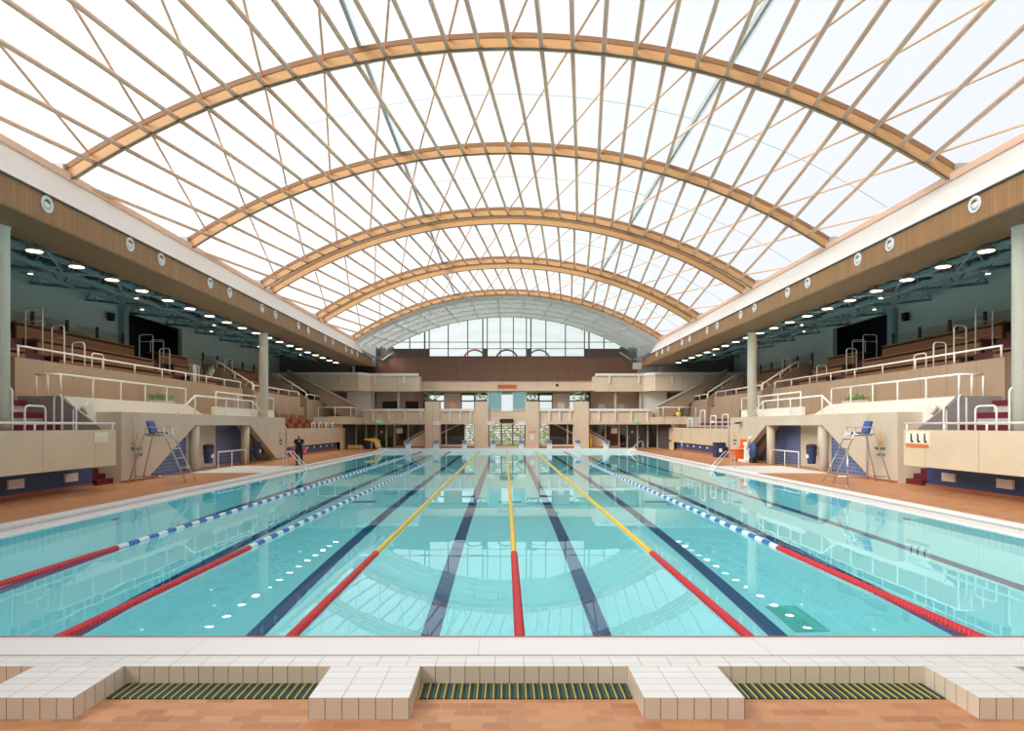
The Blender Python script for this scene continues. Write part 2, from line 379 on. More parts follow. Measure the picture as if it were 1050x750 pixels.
struct('wall_near', MB().box(-23, 23, -8.3, -8, -.1, 10.5).prism([(-14.2, 10.3)]+[arc_pt for arc_pt in [(24.84*math.sin(a), 24.84*math.cos(a)-10.79+.8) for a in [math.radians(-34+68*i/20) for i in range(21)]]]+[(14.2, 10.3)], 1, -8.3, -8), M['concrete_pink'])
# lane ropes
def ribbed(y0, y1, x, step, r, cols, cl):
    b = MB(); y = y0
    vs = []; n = 10
    while y < y1-1e-4:
        ye = min(y+step, y1)
        for yy, rr in ((y, r*.62), (y+.16*step, r), (ye-.16*step, r), (ye, r*.62)):
            vs.append((yy, rr))
        y = ye
    pts = [(x, yy, .012) for yy, _ in vs]; b.tube(pts, r, n, 0, [rr for _, rr in vs])
    if cl:
        for i, p_ in enumerate(b.f):
            yc = b.v[p_[0]][1]; b.mi[i] = int((yc-y0+.001)/cl) % 2
    return b
RN = {-7.5: 'left edge rope, red near the camera then blue and white', -5.0: 'second rope from left, red then blue and white', -2.5: 'yellow lane rope with red end, left of the middle one',
      0: 'middle yellow lane rope with red end, straight ahead', 2.5: 'yellow lane rope with red end, right of the middle one', 5.0: 'rightmost lane rope, red then blue and white'}
for x, lab in RN.items():
    t = thing('lane_rope', lab if 'lane' in lab else lab.replace('rope', 'lane rope'), 'lane rope', (x, Y0, 0), 'lane ropes floating on the pool')
    yel = abs(x) < 3
    ribbed(Y0, 11.6 if yel else 12.1, x, .075, .06, 1, None).build('red_floats', M['red'], t)
    a, e_ = (11.6, 55.2) if yel else (12.1, 50.0)
    if yel: ribbed(a, e_, x, .12, .052, 1, None).build('yellow_floats', M['yellow'], t)
    else: ribbed(a, e_, x, .12, .055, 2, .36).build('blue_white_floats', [M['white_float'], M['blue_float']], t)
    ribbed(e_, Y1, x, .12, .055, 1, None).build('red_end_floats', M['red'], t)

# ================================================================== ROOF
R = 24.84; ZC = 14.05-R; HA = math.asin(13.7/R); NN = 15
def arc(t, r): return (r*math.sin(t), ZC+r*math.cos(t))
def node(i, r=R): return arc(HA*i/NN, r)
ARCH = [(20.0, 'nearest wide timber roof arch, highest in the picture'), (27.7, 'second timber roof arch from the camera'), (35.9, 'front beam of the first twin timber roof arch'),
        (37.35, 'rear beam of the first twin timber roof arch'), (46.3, 'front beam of the second twin timber roof arch, farther off'), (47.9, 'rear beam of the second twin timber roof arch, farther off'),
        (57.4, 'farthest timber roof arch, against the white end beam')]
def arch_beam(y, w_, r0, r1, n=48):
    b = MB(); vs = []
    for i in range(n+1):
        t_ = -HA+2*HA*i/n
        for yy, rr in ((y-w_/2, r0), (y+w_/2, r0), (y+w_/2, r1), (y-w_/2, r1)):
            x, z_ = arc(t_, rr); vs.append((x, yy, z_))
    fs = [[i*4+k_, i*4+(k_+1) % 4, i*4+4+(k_+1) % 4, i*4+4+k_] for i in range(n) for k_ in range(4)] + [[0, 3, 2, 1], [n*4, n*4+1, n*4+2, n*4+3]]
    return b.add(vs, fs)
for y, lab in ARCH:
    t = thing('roof_arch', lab, 'roof arch', (0, y, 9.9), 'timber roof arches')
    arch_beam(y, .25, R+.31, R+.47).build('upper_band', M['glulam_brown'], t); arch_beam(y, .21, R+.02, R+.31).build('timber_beam', M['glulam'], t)
    arch_beam(y-.085, .04, R-.02, R+.02).build('lower_edge_strip', M['glulam_dark'], t)
    for s in (-1, 1):
        b = MB(); x, z_ = arc(s*HA, R+.2)
        b.box(x-s*.05, x+s*.32, y-.26, y+.26, z_-.30, z_+.32).lathe((x-s*.05, y-.18, z_-.1), [(.05, 0), (.05, -.06*s)], 8, axis=0)
        b.build('steel_bearing', M['grey_steel'], t)
BAY = [(8.0, 20.0, 'in front of the nearest arch'), (20.0, 27.7, 'between the first and second arches'), (27.7, 35.9, 'between the second arch and the first twin arch'),
       (37.35, 46.3, 'between the two twin arches'), (47.9, 57.4, 'between the second twin arch and the farthest arch')]
IDX0 = 0
for q, (ya, yb, lab) in enumerate(BAY):
    k0 = 1.45 if q == 0 else 1.0      # the first bay is longer, so its timbers run further sideways
    for i in range(-NN+1, NN):
        # purlins lean one node to the right towards the far end
        ia = i-k0; ya2 = ya+.02
        if ia < -NN+.12: ya2 = yb-(yb-ya)*(i+NN-.12)/k0; ia = -NN+.12
        xa, za = node(ia, R+.08); xb, zb = node(i, R+.08)
        o = MB().tube([(xa, ya2, za), (xb, yb-.02, zb)], .072, 8).build('purlin', M['purlin'], None, (xb, yb, zb))
        tag(o, 'slender pale timber roof purlin '+lab, 'purlin', 'roof purlins '+lab)
    for i in range(-NN+1, NN+1, 2):
        ia, ib = (i+2*k0, i) if True else 0
        ya2, yb2 = ya+.02, yb-.02
        if ia > NN:
            ya2 = yb-(yb-ya)*(NN-ib)/(ia-ib); ia = NN
        if abs(ya2-yb2) < .3: continue
        xa, za = node(ia, R+.32); xb, zb = node(ib, R+.32)
        o = MB().tube([(xa, ya2, za), (xb, yb2, zb)], .042, 8).build('diagonal_brace', M['purlin'], None, (xb, yb2, zb))
        tag(o, 'thin diagonal roof brace '+lab, 'brace', 'roof braces '+lab)
b = MB(); n = 40
for ya, yb in ((-8, 58.0),):
    vs = []; fs = []
    for i in range(n+1):
        x, z_ = arc(-HA+2*HA*i/n, R+.62); vs += [(x, ya, z_), (x, yb, z_)]
    b.add(vs, [[2*i, 2*i+1, 2*i+3, 2*i+2] for i in range(n)], 0, True)
struct('ceiling', b, M['membrane'], 'translucent white roof covering over the timber lattice')
def roof_strip(t0, t1, ya, yb, r):
    x0, z0 = arc(t0, r); x1, z1 = arc(t1, r)
    return MB().add([(x0, ya, z0), (x0, yb, z0), (x1, yb, z1), (x1, ya, z1)], [(0, 1, 2, 3)])
for q, x in enumerate((-4.6, 6.7)):
    t_ = math.asin(x/R); struct('trim_%d' % (q+20), roof_strip(t_-.0035, t_+.0065, 8, 57.3, R+.58), M['seam'], 'grey seam strip running along the roof')
    xx, zz = arc(t_, R+.5); struct('trim_%d' % (q+22), MB().box(xx-.05, xx+.05, 8, 57.3, zz-.06, zz+.06), M['grey_steel'], 'grey rail of the sliding roof')
q = 24
for ya, yb, _ in BAY:
    y = (ya+yb)/2; vs = []
    b = MB(); pts = []
    for i in range(n+1):
        x, z_ = arc(-HA+2*HA*i/n, R+.60); pts.append((x, y, z_))
    struct('trim_%d' % q, b.tube(pts, .012, 5), M['seam'], 'faint seam across the roof covering'); q += 1

for s, nm in SD:
    # roof edge: rail, white lining, wood fascia with portholes, soffit
    struct('trim_roof_rail_'+nm, MB().box(s*13.62, s*13.86, 6, 57.6, 9.93, 10.14), M['purlin'])
    struct('wall_cove_'+nm, MB().prism([(s*13.05, 8.84), (s*13.70, 9.95), (s*14.0, 9.95), (s*14.0, 8.8)], 1, -8, 58.5), M['cove'])
    struct('trim_shadow_'+nm, MB().box(s*13.04, s*13.3, -8, 62.1, 8.82, 8.86), M['dark_frame'])
    struct('wall_fascia_'+nm, MB().box(s*13.1, s*13.3, -8, 62, 8.07, 8.82), M['wood_fascia'])
    struct('ceiling_soffit_'+nm, MB().box(s*13.12, s*15.0, -8, 62, 8.03, 8.075), M['wood_soffit'])
    struct('wall_soffit_edge_'+nm, MB().box(s*14.92, s*15.0, -8, 62, 8.07, 8.5), M['wood_soffit'])
    struct('ceiling_gallery_'+nm, MB().prism([(s*14.0, 9.3), (s*23.2, 10.3), (s*23.2, 10.5), (s*14.0, 9.5)], 1, -8, 64), M['teal_dark'])
    ph = [18, 22, 24, 28, 30, 34, 36, 40, 42, 46, 48, 52, 54, 56]
    for y in ph:
        t = thing('porthole', 'round white ventilation port in the wooden fascia on the %s, number %d from the camera' % (nm, ph.index(y)+1), 'vent', (s*13.1, y+.1, 8.57), 'round ports in the %s fascia' % nm)
        b = MB(); pr = [(.24, .0), (.24, -.035*s), (.20, -.045*s), (.17, -.02*s)]; b.lathe((s*13.1, y+.1, 8.57), pr, 24, axis=0); b.build('rim', M['porthole_white'], t)
        b = MB(); b.lathe((s*13.1, y+.1, 8.57), [(.165, -.021*s), (.06, -.03*s)], 20, axis=0); b.build('flap', M['porthole_white'], t)
        b = MB(); b.prism([(y+.10+.125*math.cos(a), 8.585+.125*math.sin(a)) for a in [math.radians(5+d*10) for d in range(16)]], 0, s*13.075, s*13.065); b.build('painted_opening_shade', M['porthole_shade'], t)
    # gallery lamps on the soffit edge
    for i in range(19):
        y = 20.25+2*i; x = s*15.02; z_ = 7.86
        t = thing('floodlight', 'lit floodlight under the %s gallery edge, number %d from the camera' % (nm, i+1), 'lamp', (x, y, z_+.19), 'floodlights along the %s gallery edge' % nm)
        b = MB(); b.lathe((x, y, z_), [(.25, -.03), (.26, .0), (.20, .07), (.08, .12)], 18); b.build('housing', M['grey_steel'], t)
        b = MB(); b.lathe((x, y, z_), [(.225, -.036), (.225, -.030)], 18); b.build('lens', M['lamp_glow'], t)
        b = MB(); b.tube([(x, y-.22, z_+.02), (x, y-.2, z_+.19), (x, y+.2, z_+.19), (x, y+.22, z_+.02)], .014, 6); b.build('bracket', M['grey_steel'], t)
        if True:
            ld = bpy.data.lights.new('bulb', 'SPOT'); ld.energy = 125; ld.color = (1, .85, .66); ld.spot_size = 2.2; ld.spot_blend = .6; ld.shadow_soft_size = .15
            lo = bpy.data.objects.new('bulb', ld); COL.objects.link(lo); lo.parent = t; lo.location = (s*.0, 0, -.28); lo.rotation_euler = (0, -s*.5, 0)
    # steel trusses
    for i, y in enumerate(range(18, 63, 4)):
        t = thing('roof_truss', 'blue grey steel truss under the %s gallery roof, number %d from the camera' % (nm, i+1), 'truss', (s*15.0, y, 8.3), 'steel trusses over the %s gallery' % nm)
        A = lambda f: (s*(15.0+7.4*f), y, 8.25+.75*f); T_ = lambda f: (s*(15.0+7.4*f), y, 9.28+.85*f)
        MB().tube([A(0), A(1)], .075, 6).build('bottom_chord', M['teal_steel'], t); MB().tube([T_(0), T_(1)], .07, 6).build('top_chord', M['teal_steel'], t)
        b = MB()
        for k_ in range(5):
            b.tube([A(k_/5), T_((k_+.5)/5)], .045, 6).tube([T_((k_+.5)/5), A((k_+1)/5)], .045, 6)
        b.build('web_bars', M['teal_steel'], t)
        if i < 11:
            b = MB()
            for f in (.12, .62): b.tube([A(f), (A(f+.3)[0], y+4, A(f+.3)[2])], .05, 6)
            b.build('bracing', M['teal_steel'], t)
    for q, (x, z_) in enumerate(((16.6, 8.45), (18.4, 8.62), (20.3, 8.83))):
        tag(MB().box(s*x-.07, s*x+.07, 14, 63.5, z_-.10, z_+.06).build('truss_tie_beam', M['teal_steel']), 'long blue grey steel tie beam along the %s gallery trusses, %s' % (nm, ['nearest the pool', 'middle one', 'nearest the back wall'][q]), 'beam', 'tie beams of the %s gallery' % nm)
    for i in range(9):
        y = 23+4*i; x = s*(17.4+2.0*(i % 2)); zc = 8.25 + (abs(x)-15)*.1014
        t = thing('gallery_spotlight', 'small lit spotlight among the %s gallery trusses, number %d from the camera' % (nm, i+1), 'lamp', (x, y, zc), 'spotlights in the %s gallery roof' % nm)
        bb = MB().box(x-.03, x+.03, y-1.05, y+1.05, zc-.02, zc+.02) if False else MB()
        bb.lathe((x, y-1, zc), [(.10, -.22), (.10, -.12), (.04, -.06)], 12).tube([(x, y-1, zc-.08), (x, y-1, zc+.02)], .015, 6); bb.build('housing', M['white_steel'], t)
        MB().lathe((x, y-1, zc), [(.085, -.226), (.085, -.221)], 12).build('lens', M['lamp_glow'], t)
    # columns
    for i, y in enumerate((18.3, 39.55, 61.6)):
        rc = (.26, .27, .16)[i]; b = MB(); b.lathe((s*(14.6, 15.05, 14.75)[i], y, 2.85), [(rc, (-1.68, 0, 3.0)[i]), (rc, 5.12), (rc+.02, 5.13), (rc+.02, 5.18)], 28)
        tag(b.build('round_column', M['cream_col']), 'tall cream round column holding the %s gallery roof, %s' % (nm, ['nearest the camera', 'middle one of three', 'farthest of three'][i]), 'column', 'columns of the %s gallery' % nm)
    # back wall of the gallery with its dark recess
    struct('wall_gallery_'+nm, MB().box(s*22.5, s*22.8, -8, 37.5, 2.8, 10.4).box(s*22.5, s*22.8, 44.4, 64, 2.8, 10.4).box(s*22.5, s*22.8, 37.5, 44.4, 9.0, 10.4), M['back_wall'])
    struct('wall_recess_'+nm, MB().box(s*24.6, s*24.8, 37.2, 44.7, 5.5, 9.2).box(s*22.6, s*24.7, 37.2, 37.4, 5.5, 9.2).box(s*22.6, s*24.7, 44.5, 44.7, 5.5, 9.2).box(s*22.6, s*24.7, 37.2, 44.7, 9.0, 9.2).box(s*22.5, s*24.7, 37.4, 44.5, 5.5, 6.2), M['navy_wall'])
    tag(MB().box(s*22.15, s*22.48, 37.0, 37.5, 6.2, 9.1).build('steel_post', M['teal_steel']), 'pale blue grey steel post beside the dark recess in the %s gallery' % nm, 'post')
    struct('floor_gallery_'+nm, MB().box(s*21.4, s*22.6, 10, 64, 5.0, 6.2).box(s*17.46, s*22.6, 10, 64, 2.8, 3.9), M['concrete_pink'])
    struct('wall_gallery_far_'+nm, MB().box(s*13.0, s*22.8, 63.6, 64, 2.8, 10.4), M['grey'])

# ================================================================== SIDE STANDS
def rail(name, label, pts, posts, drop, mat_=None, r=.035, group=None, glass=False, mid=None):
    """tubular handrail along pts; posts: list of points on it, each going down by drop"""
    mat_ = mat_ or M['white_steel']; p0 = Vector(pts[0])
    t = thing(name, label, 'railing', (p0.x, p0.y, p0.z-drop), group)
    MB().tube(pts, r, 8).build('top_rail', mat_, t)
    if mid: MB().tube([(p[0], p[1], p[2]-mid) for p in pts], r*.7, 6).build('middle_rail', mat_, t)
    for p in posts: MB().tube([(p[0], p[1], p[2]), (p[0], p[1], p[2]-drop)], r*.85, 6).build('post', mat_, t)
    if glass:
        b = MB()
        for a, c_ in zip(pts[:-1], pts[1:]):
            b.add([(a[0], a[1], a[2]-drop+.06), (c_[0], c_[1], c_[2]-drop+.06), (c_[0], c_[1], c_[2]-.05), (a[0], a[1], a[2]-.05)], [(0, 1, 2, 3)])
        b.build('glass_panel', M['rail_glass'], t)
    return t
def board_rail(name, label, pts, posts, drop, hgt, group=None):
    p0 = Vector(pts[0]); t = thing(name, label, 'railing', (p0.x, p0.y, p0.z-drop), group)
    b = MB()
    for a, c_ in zip(pts[:-1], pts[1:]):
        a = Vector(a); c_ = Vector(c_); d = (c_-a); d.z = 0; nrm = Vector((-d.y, d.x, 0)).normalized()*.05
        b.add([a-nrm-Vector((0, 0, hgt)), c_-nrm-Vector((0, 0, hgt)), c_+nrm-Vector((0, 0, hgt)), a+nrm-Vector((0, 0, hgt)), a-nrm, c_-nrm, c_+nrm, a+nrm],
              [(3,2,1,0),(4,5,6,7),(0,1,5,4),(1,2,6,5),(2,3,7,6),(3,0,4,7)])
    b.build('top_rail', M['white_steel'], t)
    for p in posts: MB().box(p[0]-.07, p[0]+.07, p[1]-.04, p[1]+.04, p[2]-drop, p[2]-hgt).build('post', M['white_steel'], t)
    return t
def lin(a, b, n): return [tuple(a[k_]+(b[k_]-a[k_])*i/n for k_ in range(3)) for i in range(n+1)]
def hoop(label, a, b, ztop, zbot, group, cat='railing', r=.03, mid=None, zb2=None):
    """inverted U between ground points a and b"""
    a = Vector((a[0], a[1], 0)); b = Vector((b[0], b[1], 0)); d = (b-a); l_ = d.length; d.normalize(); rr = min(.14, l_*.4)
    pts = [(a.x, a.y, zbot)]
    for k_ in range(6):
        an = math.pi*(1-k_/10); pts.append(tuple(a+d*(rr+rr*math.cos(an))+Vector((0, 0, ztop-rr+rr*math.sin(an)))))
    for k_ in range(6):
        an = math.pi/2*(1-k_/5); pts.append(tuple(b-d*(rr-rr*math.cos(an))+Vector((0, 0, ztop-rr+rr*math.sin(an)))))
    pts.append((b.x, b.y, zbot if zb2 is None else zb2))
    t = thing('hoop_handrail', label, cat, (a.x, a.y, zbot), group)
    MB().tube(pts, r, 8).build('tube', M['white_steel'], t)
    if mid: MB().tube([tuple(a+Vector((0, 0, mid))), tuple(b+Vector((0, 0, mid)))], r*.8, 6).build('cross_bar', M['white_steel'], t)
    return t

for s, nm in SD:
    # --- pier block with the trapezoid opening --------------------------------
    pa, pb, zt = 24.3, 42.4, 2.85
    o1, o2, o3, o4 = 26.3, 30.1, 36.6, 40.7
    struct('wall_pier_'+nm, MB().prism([(pa, ZD), (pa, zt), (pb, zt), (pb, ZD), (o4, ZD), (o4, .3), (o3, 2.34), (o2, 2.34), (o1, .3), (o1, ZD)], 0, s*14.7, s*15.05)
           .box(s*15.05, s*17.2, pa, pa+.3, ZD, zt).box(s*15.05, s*17.2, pb-.3, pb, ZD, zt).box(s*15.05, s*17.2, pa+.3, pb-.3, 2.55, zt), M['concrete_plain'])
    struct('baseboard_pier_'+nm, MB().box(s*14.66, s*14.7, pa, o1, ZD, ZD+.09).box(s*14.66, s*14.7, o4, pb, ZD, ZD+.09), M['base_red'])
    struct('wall_blue_tile_'+nm, MB().box(s*15.25, s*15.35, 26.0, 30.3, ZD, 2.55).box(s*16.0, s*16.1, 35.1, 40.2, ZD, 2.55), M['blue_tile'])
    struct('wall_niche_'+nm, MB().box(s*15.3, s*16.1, 30.3, 30.5, ZD, 2.55).box(s*16.0, s*16.1, 30.5, 35.1, ZD, 2.55).box(s*15.1, s*16.1, 40.9, 41.1, ZD, 2.55)
           .prism([(37.3, 2.54), (41, 2.54), (41, .25), (40.7, .25)], 0, s*15.6, s*15.95), M['concrete_plain'])
    for q, y in enumerate((30.55, 36.55)):
        b = MB(); b.lathe((s*14.98, y, ZD), [(.23, 0), (.23, 2.25)], 24)
        tag(b.build('stub_column', M['concrete_plain']), 'short concrete column at the %s edge of the opening in the %s pier wall' % (['nearer', 'farther'][q], nm), 'column', 'columns in the %s pier opening' % nm)
    struct('floor_slab_'+nm, MB().box(s*11.36, s*14.65, 29.4, 34.3, ZD, ZD+.03), M['white'])
    t = rail('low_handrail', 'low steel handrail standing before the blue tiles in the %s opening' % nm, [(s*14.3, 31.6, 1.02), (s*14.3, 35.0, 1.02)], [(s*14.3, 31.62, 1.02), (s*14.3, 33.2, 1.02), (s*14.3, 34.98, 1.02)], .86, M['white_steel'], .025)
    # walkway on the pier: white upstand, railings
    struct('wall_walkway_'+nm, MB().prism([(22.5, 3.36), (31.3, 3.36), (33.0, 2.85), (24.3, 2.85), (24.3, 2.2)], 0, s*15.65, s*15.9), M['offwhite'])
    struct('wall_walkway_far_'+nm, MB().box(s*15.3, s*15.5, 33.5, 42.3, 2.85, 3.32).box(s*15.3, s*17.2, 42.1, 42.3, 2.85, 3.32), M['offwhite'])
    struct('floor_walkway_'+nm, MB().box(s*15.9, s*17.3, 22.5, 42.4, 2.86, 2.95).box(s*15.9, s*17.3, 22.5, 31.3, 2.86, 3.3), M['concrete_plain'])
    struct('wall_stair_side_'+nm, MB().prism([(s*17.2, 1.2), (s*17.2, 3.36), (s*15.75, 3.36), (s*14.3, 2.25), (s*14.3, 1.2)], 1, 22.42, 22.5), M['grey'])
    P = lambda y, z_: (s*15.75, y, z_)
    rail('walkway_railing', 'white walkway railing above the white upstand on the %s' % nm, [(s*16.6, 22.5, 4.12), P(22.5, 4.12), P(31.3, 4.12)], [(s*16.6, 22.5, 4.12), (s*16.2, 22.5, 4.12)]+[P(22.5+k_*1.76, 4.12) for k_ in range(6)], .78, None, .042)
    rail('glass_railing', 'white sloping railing with glass over the opening in the %s pier wall' % nm, [(s*14.95, 29.0, 2.9), (s*14.95, 30.6, 3.75), (s*14.95, 37.6, 3.75), (s*14.95, 39.4, 2.95)], [(s*14.95, y, 3.75) for y in (30.6, 34, 37.6)], .88, None, .045)
    rail('glass_balustrade', 'white glazed balustrade at the far end of the %s walkway' % nm, [(s*15.4, 33.8, 4.1), (s*15.4, 42.2, 4.1)], [(s*15.4, y, 4.1) for y in (33.8, 36.6, 39.4, 42.2)], .95, None, .045, glass=True)
    # round white floodlight on the upstand
    t = thing('wall_floodlight', 'round cream floodlight on a bracket against the %s white upstand' % nm, 'lamp', (s*15.6, 23.3, 2.75))
    b = MB(); b.lathe((s*15.35, 23.3, 2.95), [(.20, .10*-s), (.22, 0), (.12, .16*s)], 18, axis=0); b.build('lamp_head', M['cream_col'], t)
    MB().tube([(s*15.4, 23.3, 2.85), (s*15.45, 23.35, 2.6), (s*15.66, 23.4, 2.6)], .03, 6).build('bracket', M['white_steel'], t)
    # plant on the walkway
    t = thing('potted_plant', 'green leafy plant in a trough behind the %s walkway railing' % nm, 'plant', (s*16.3, 30.2, 3.3))
    MB().box(s*16.1, s*16.5, 29.4, 31.0, 3.3, 3.5).build('trough', M['light_grey'], t)
    b = MB()
    for k_ in range(70):
        p = Vector((s*16.3+random.uniform(-.25, .25), 30.2+random.uniform(-.8, .8), 3.5)); d = Vector((random.uniform(-.3, .3), random.uniform(-.3, .3), random.uniform(.15, .4)))
        sd_ = d.cross(Vector((0, 0, 1))).normalized()*.05; b.add([p, p+d*.6+sd_, p+d, p+d*.6-sd_], [(0, 1, 2, 3)])
    b.build('leaves', M['leaf'], t)
    # pier sign
    yS = 25.3 if s < 0 else 25.45
    t = thing('wall_sign', 'orange stand diagram with dark lettering painted on the near end of the %s pier wall' % nm, 'sign', (s*14.69, yS, 1.5))
    b = MB()
    yy = lambda d: yS-d      # the sign's own right runs towards the camera on the left wall
    dirn = 1 if s < 0 else -1
    for k_ in range(5): b.box(s*14.68, s*14.695, yS+dirn*(-.25+.05*k_), yS+dirn*(-.25+.05*k_+.035), 2.02-.07*k_, 2.06-.07*k_)
    for k_ in range(5): b.box(s*14.68, s*14.695, yS+dirn*(.02), yS+dirn*(.055), 1.78+.07*k_, 1.83+.07*k_)
    b.box(s*14.68, s*14.695, yS-.27, yS+.12, 1.62, 1.70).box(s*14.68, s*14.695, yS-.2, yS+.06, 1.55, 1.60)
    b.build('diagram', M['orange_paint'], t)
    rz = math.pi/2 if s < 0 else -math.pi/2
    text('lettering', 'TRIBUNES', .17, (s*14.685, yS, 1.36), (math.pi/2, 0, rz), M['green_paint'], t)
    text('lettering', 'HAUTES', .15, (s*14.685, yS+dirn*.1, 1.12), (math.pi/2, 0, rz), M['green_paint'], t)
    yS = 41.5
    t = thing('wall_sign', 'small orange stand diagram painted on the far end of the %s pier wall' % nm, 'sign', (s*14.69, yS, 1.5))
    b = MB()
    for k_ in range(6): b.box(s*14.68, s*14.695, yS-.2+.06*k_, yS-.16+.06*k_, 1.7+.09*(k_ % 3), 1.78+.09*(k_ % 3))
    b.box(s*14.68, s*14.695, yS-.25, yS+.2, 1.55, 1.63); b.build('diagram', M['orange_paint'], t)
    text('lettering', 'TRIBUNES', .16, (s*14.685, yS, 1.32), (math.pi/2, 0, rz), M['green_paint'], t); text('lettering', 'HAUTES', .14, (s*14.685, yS, 1.10), (math.pi/2, 0, rz), M['green_paint'], t)
    tag(MB().tube([(s*14.6, 25.05 if s < 0 else 26.2, ZD), (s*14.6, 25.05 if s < 0 else 26.2, 2.72)], .03, 8).build('steel_pole', M['grey_steel']), 'thin grey pole standing against the near part of the %s pier wall' % nm, 'pole')
    # --- near seating block -----------------------------------------------------
    struct('wall_parapet_'+nm, MB().box(s*13.75, s*14.0, 8, 22.4, .95, 2.18), M['concrete'])
    struct('floor_stand_'+nm, MB().prism([(s*14.0, .95), (s*14.0, 1.15), (s*17.0, 1.15), (s*17.0, .86), (s*15.3, .86)], 1, 8, 22.4), M['concrete_plain'])
    struct('wall_stand_end_'+nm, MB().box(s*14.0, s*17.0, 22.25, 22.4, 1.15, 1.6), M['concrete_plain'])
    struct('wall_blue_base_'+nm, MB().box(s*15.15, s*15.4, 8, 23.3, ZD, .98), M['blue_paint'])
    struct('baseboard_'+nm, MB().box(s*15.11, s*15.15, 8, 23.3, ZD, ZD+.09), M['base_red'])
    for q, y in enumerate((22.1, 19.6)):
        t = thing('wall_vent', 'white slatted vent in the dark blue %s base wall, %s' % (nm, ['farther one', 'nearer the camera'][q]), 'vent', (s*15.15, y, .52))
        MB().box(s*15.08, s*15.15, y-.32, y+.32, .40, .68).build('frame', M['white_steel'], t); b = MB()
        for k_ in range(5): b.box(s*15.06, s*15.08, y-.28, y+.28, .43+.05*k_, .455+.05*k_)
        b.build('slats', M['white_steel'], t)
    rail('parapet_rail', 'white handrail along the concrete parapet of the near %s stand' % nm, [(s*13.8, 8, 2.40), (s*13.8, 22.4, 2.40)], [(s*13.8, y, 2.40) for y in (11, 15.0, 18.6, 20.4, 22.3)], .24, None, .038)
    for q in range(4):
        x0 = 15.05+.56*q; zt_ = 1.75+.42*q
        t = thing('seating_tier', 'red carpeted seating tier of the near %s stand, %s' % (nm, ['lowest row', 'second row', 'third row', 'highest row'][q]), 'seating', (s*x0, 15, 1.1), 'carpeted tiers of the near %s stand' % nm)
        ye = 22.2
        MB().box(s*x0, s*(x0+.50), 10, ye, 1.17, zt_).build('riser', M['light_grey'], t)
        MB().box(s*(x0-.04), s*(x0+.50), 10, ye, zt_, zt_+.18).build('carpet', M['red_carpet'], t)
    for q, (x0, x1, y0_, y1_, zt_, zb_) in enumerate(((14.35, 14.35, 18.95, 19.8, 2.92, 1.15), (14.25, 14.65, 20.4, 20.6, 3.3, 1.15), (14.6, 14.9, 21.6, 21.9, 2.95, 1.15), (14.3, 14.9, 18.4, 18.5, 3.42, 1.15))):
        hoop('white hoop handrail in the near %s stand, %s' % (nm, ['wide low one behind the parapet', 'tall narrow one', 'low narrow one beside the grey stair wall', 'tall one nearest the camera'][q]), (s*x0, y0_), (s*x1, y1_), zt_, zb_, 'hoop handrails of the near %s stand' % nm)
    # red stair between stand and pier
    t = thing('stair', 'dark red carpeted stair between the near %s stand and the pier' % nm, 'stair', (s*15.0, 23.8, ZD))
    for k_ in range(7): MB().box(s*(15.0+.28*k_), s*(15.28+.28*k_), 23.35, 24.28, ZD, ZD+.19*(k_+1)).build('step', M['red_carpet'], t)
    # sign with three symbols on the stand end
    if s > 0:
        t = thing('pictogram_board', 'orange edged board with three black symbols hanging on the near right stand parapet', 'sign', (13.72, 21.6, 1.85))
        MB().box(13.70, 13.745, 21.0, 22.2, 1.62, 2.14).build('board', M['cream_col'], t)
        MB().box(13.69, 13.70, 21.0, 22.2, 1.62, 1.72).build('orange_strip', M['orange_sign'], t)
        for k_ in range(3):
            yc = 21.9-.35*k_; b = MB().box(13.69, 13.70, yc-.11, yc+.02, 1.76, 1.82).box(13.69, 13.70, yc-.03, yc+.04, 1.8, 1.98)
            b.lathe((13.695, yc+.01, 2.02), [(.04, 0), (.04, -.006)], 12, axis=0); b.build('symbol', M['black'], t)
    else:
        t = thing('wall_poster', 'faded orange notice on the end of the near left stand parapet', 'sign', (-13.72, 21.4, 1.85))
        MB().box(-13.745, -13.72, 21.2, 21.9, 1.75, 2.1).build('board', M['cream_col'], t); MB().box(-13.72, -13.71, 21.3, 21.8, 1.8, 1.95).build('picture', M['purlin'], t)
    # --- upper stand: concrete front, bench rows, stairs, rails ---------------------
    zp = 4.72
    for q, (ya, yb) in enumerate(((22.3, 41.6), (43.5, 53.3), (55.2, 62.0))):
        struct('wall_stand_%s_%d' % (nm, q+1), MB().box(s*17.2, s*17.45, ya, yb, ZD, zp-.05*q), M['concrete_pink'])
        zr = zp+.42-.05*q
        np_ = int((yb-ya)/2.2)
        rail('stand_rail', 'long white handrail on the concrete front of the upper %s stand, %s' % (nm, ['nearest section', 'middle section', 'far section'][q]), [(s*17.3, ya+.25, zr), (s*17.3, yb-.05, zr)],
             lin((s*17.3, ya+.28, zr), (s*17.3, yb-.08, zr), np_), .45, None, .04, 'handrails of the upper %s stand' % nm)
    struct('wall_stand_%s_near' % nm, MB().box(s*17.45, s*17.9, 22.0, 22.3, 2.6, 4.75), M['concrete_pink'])
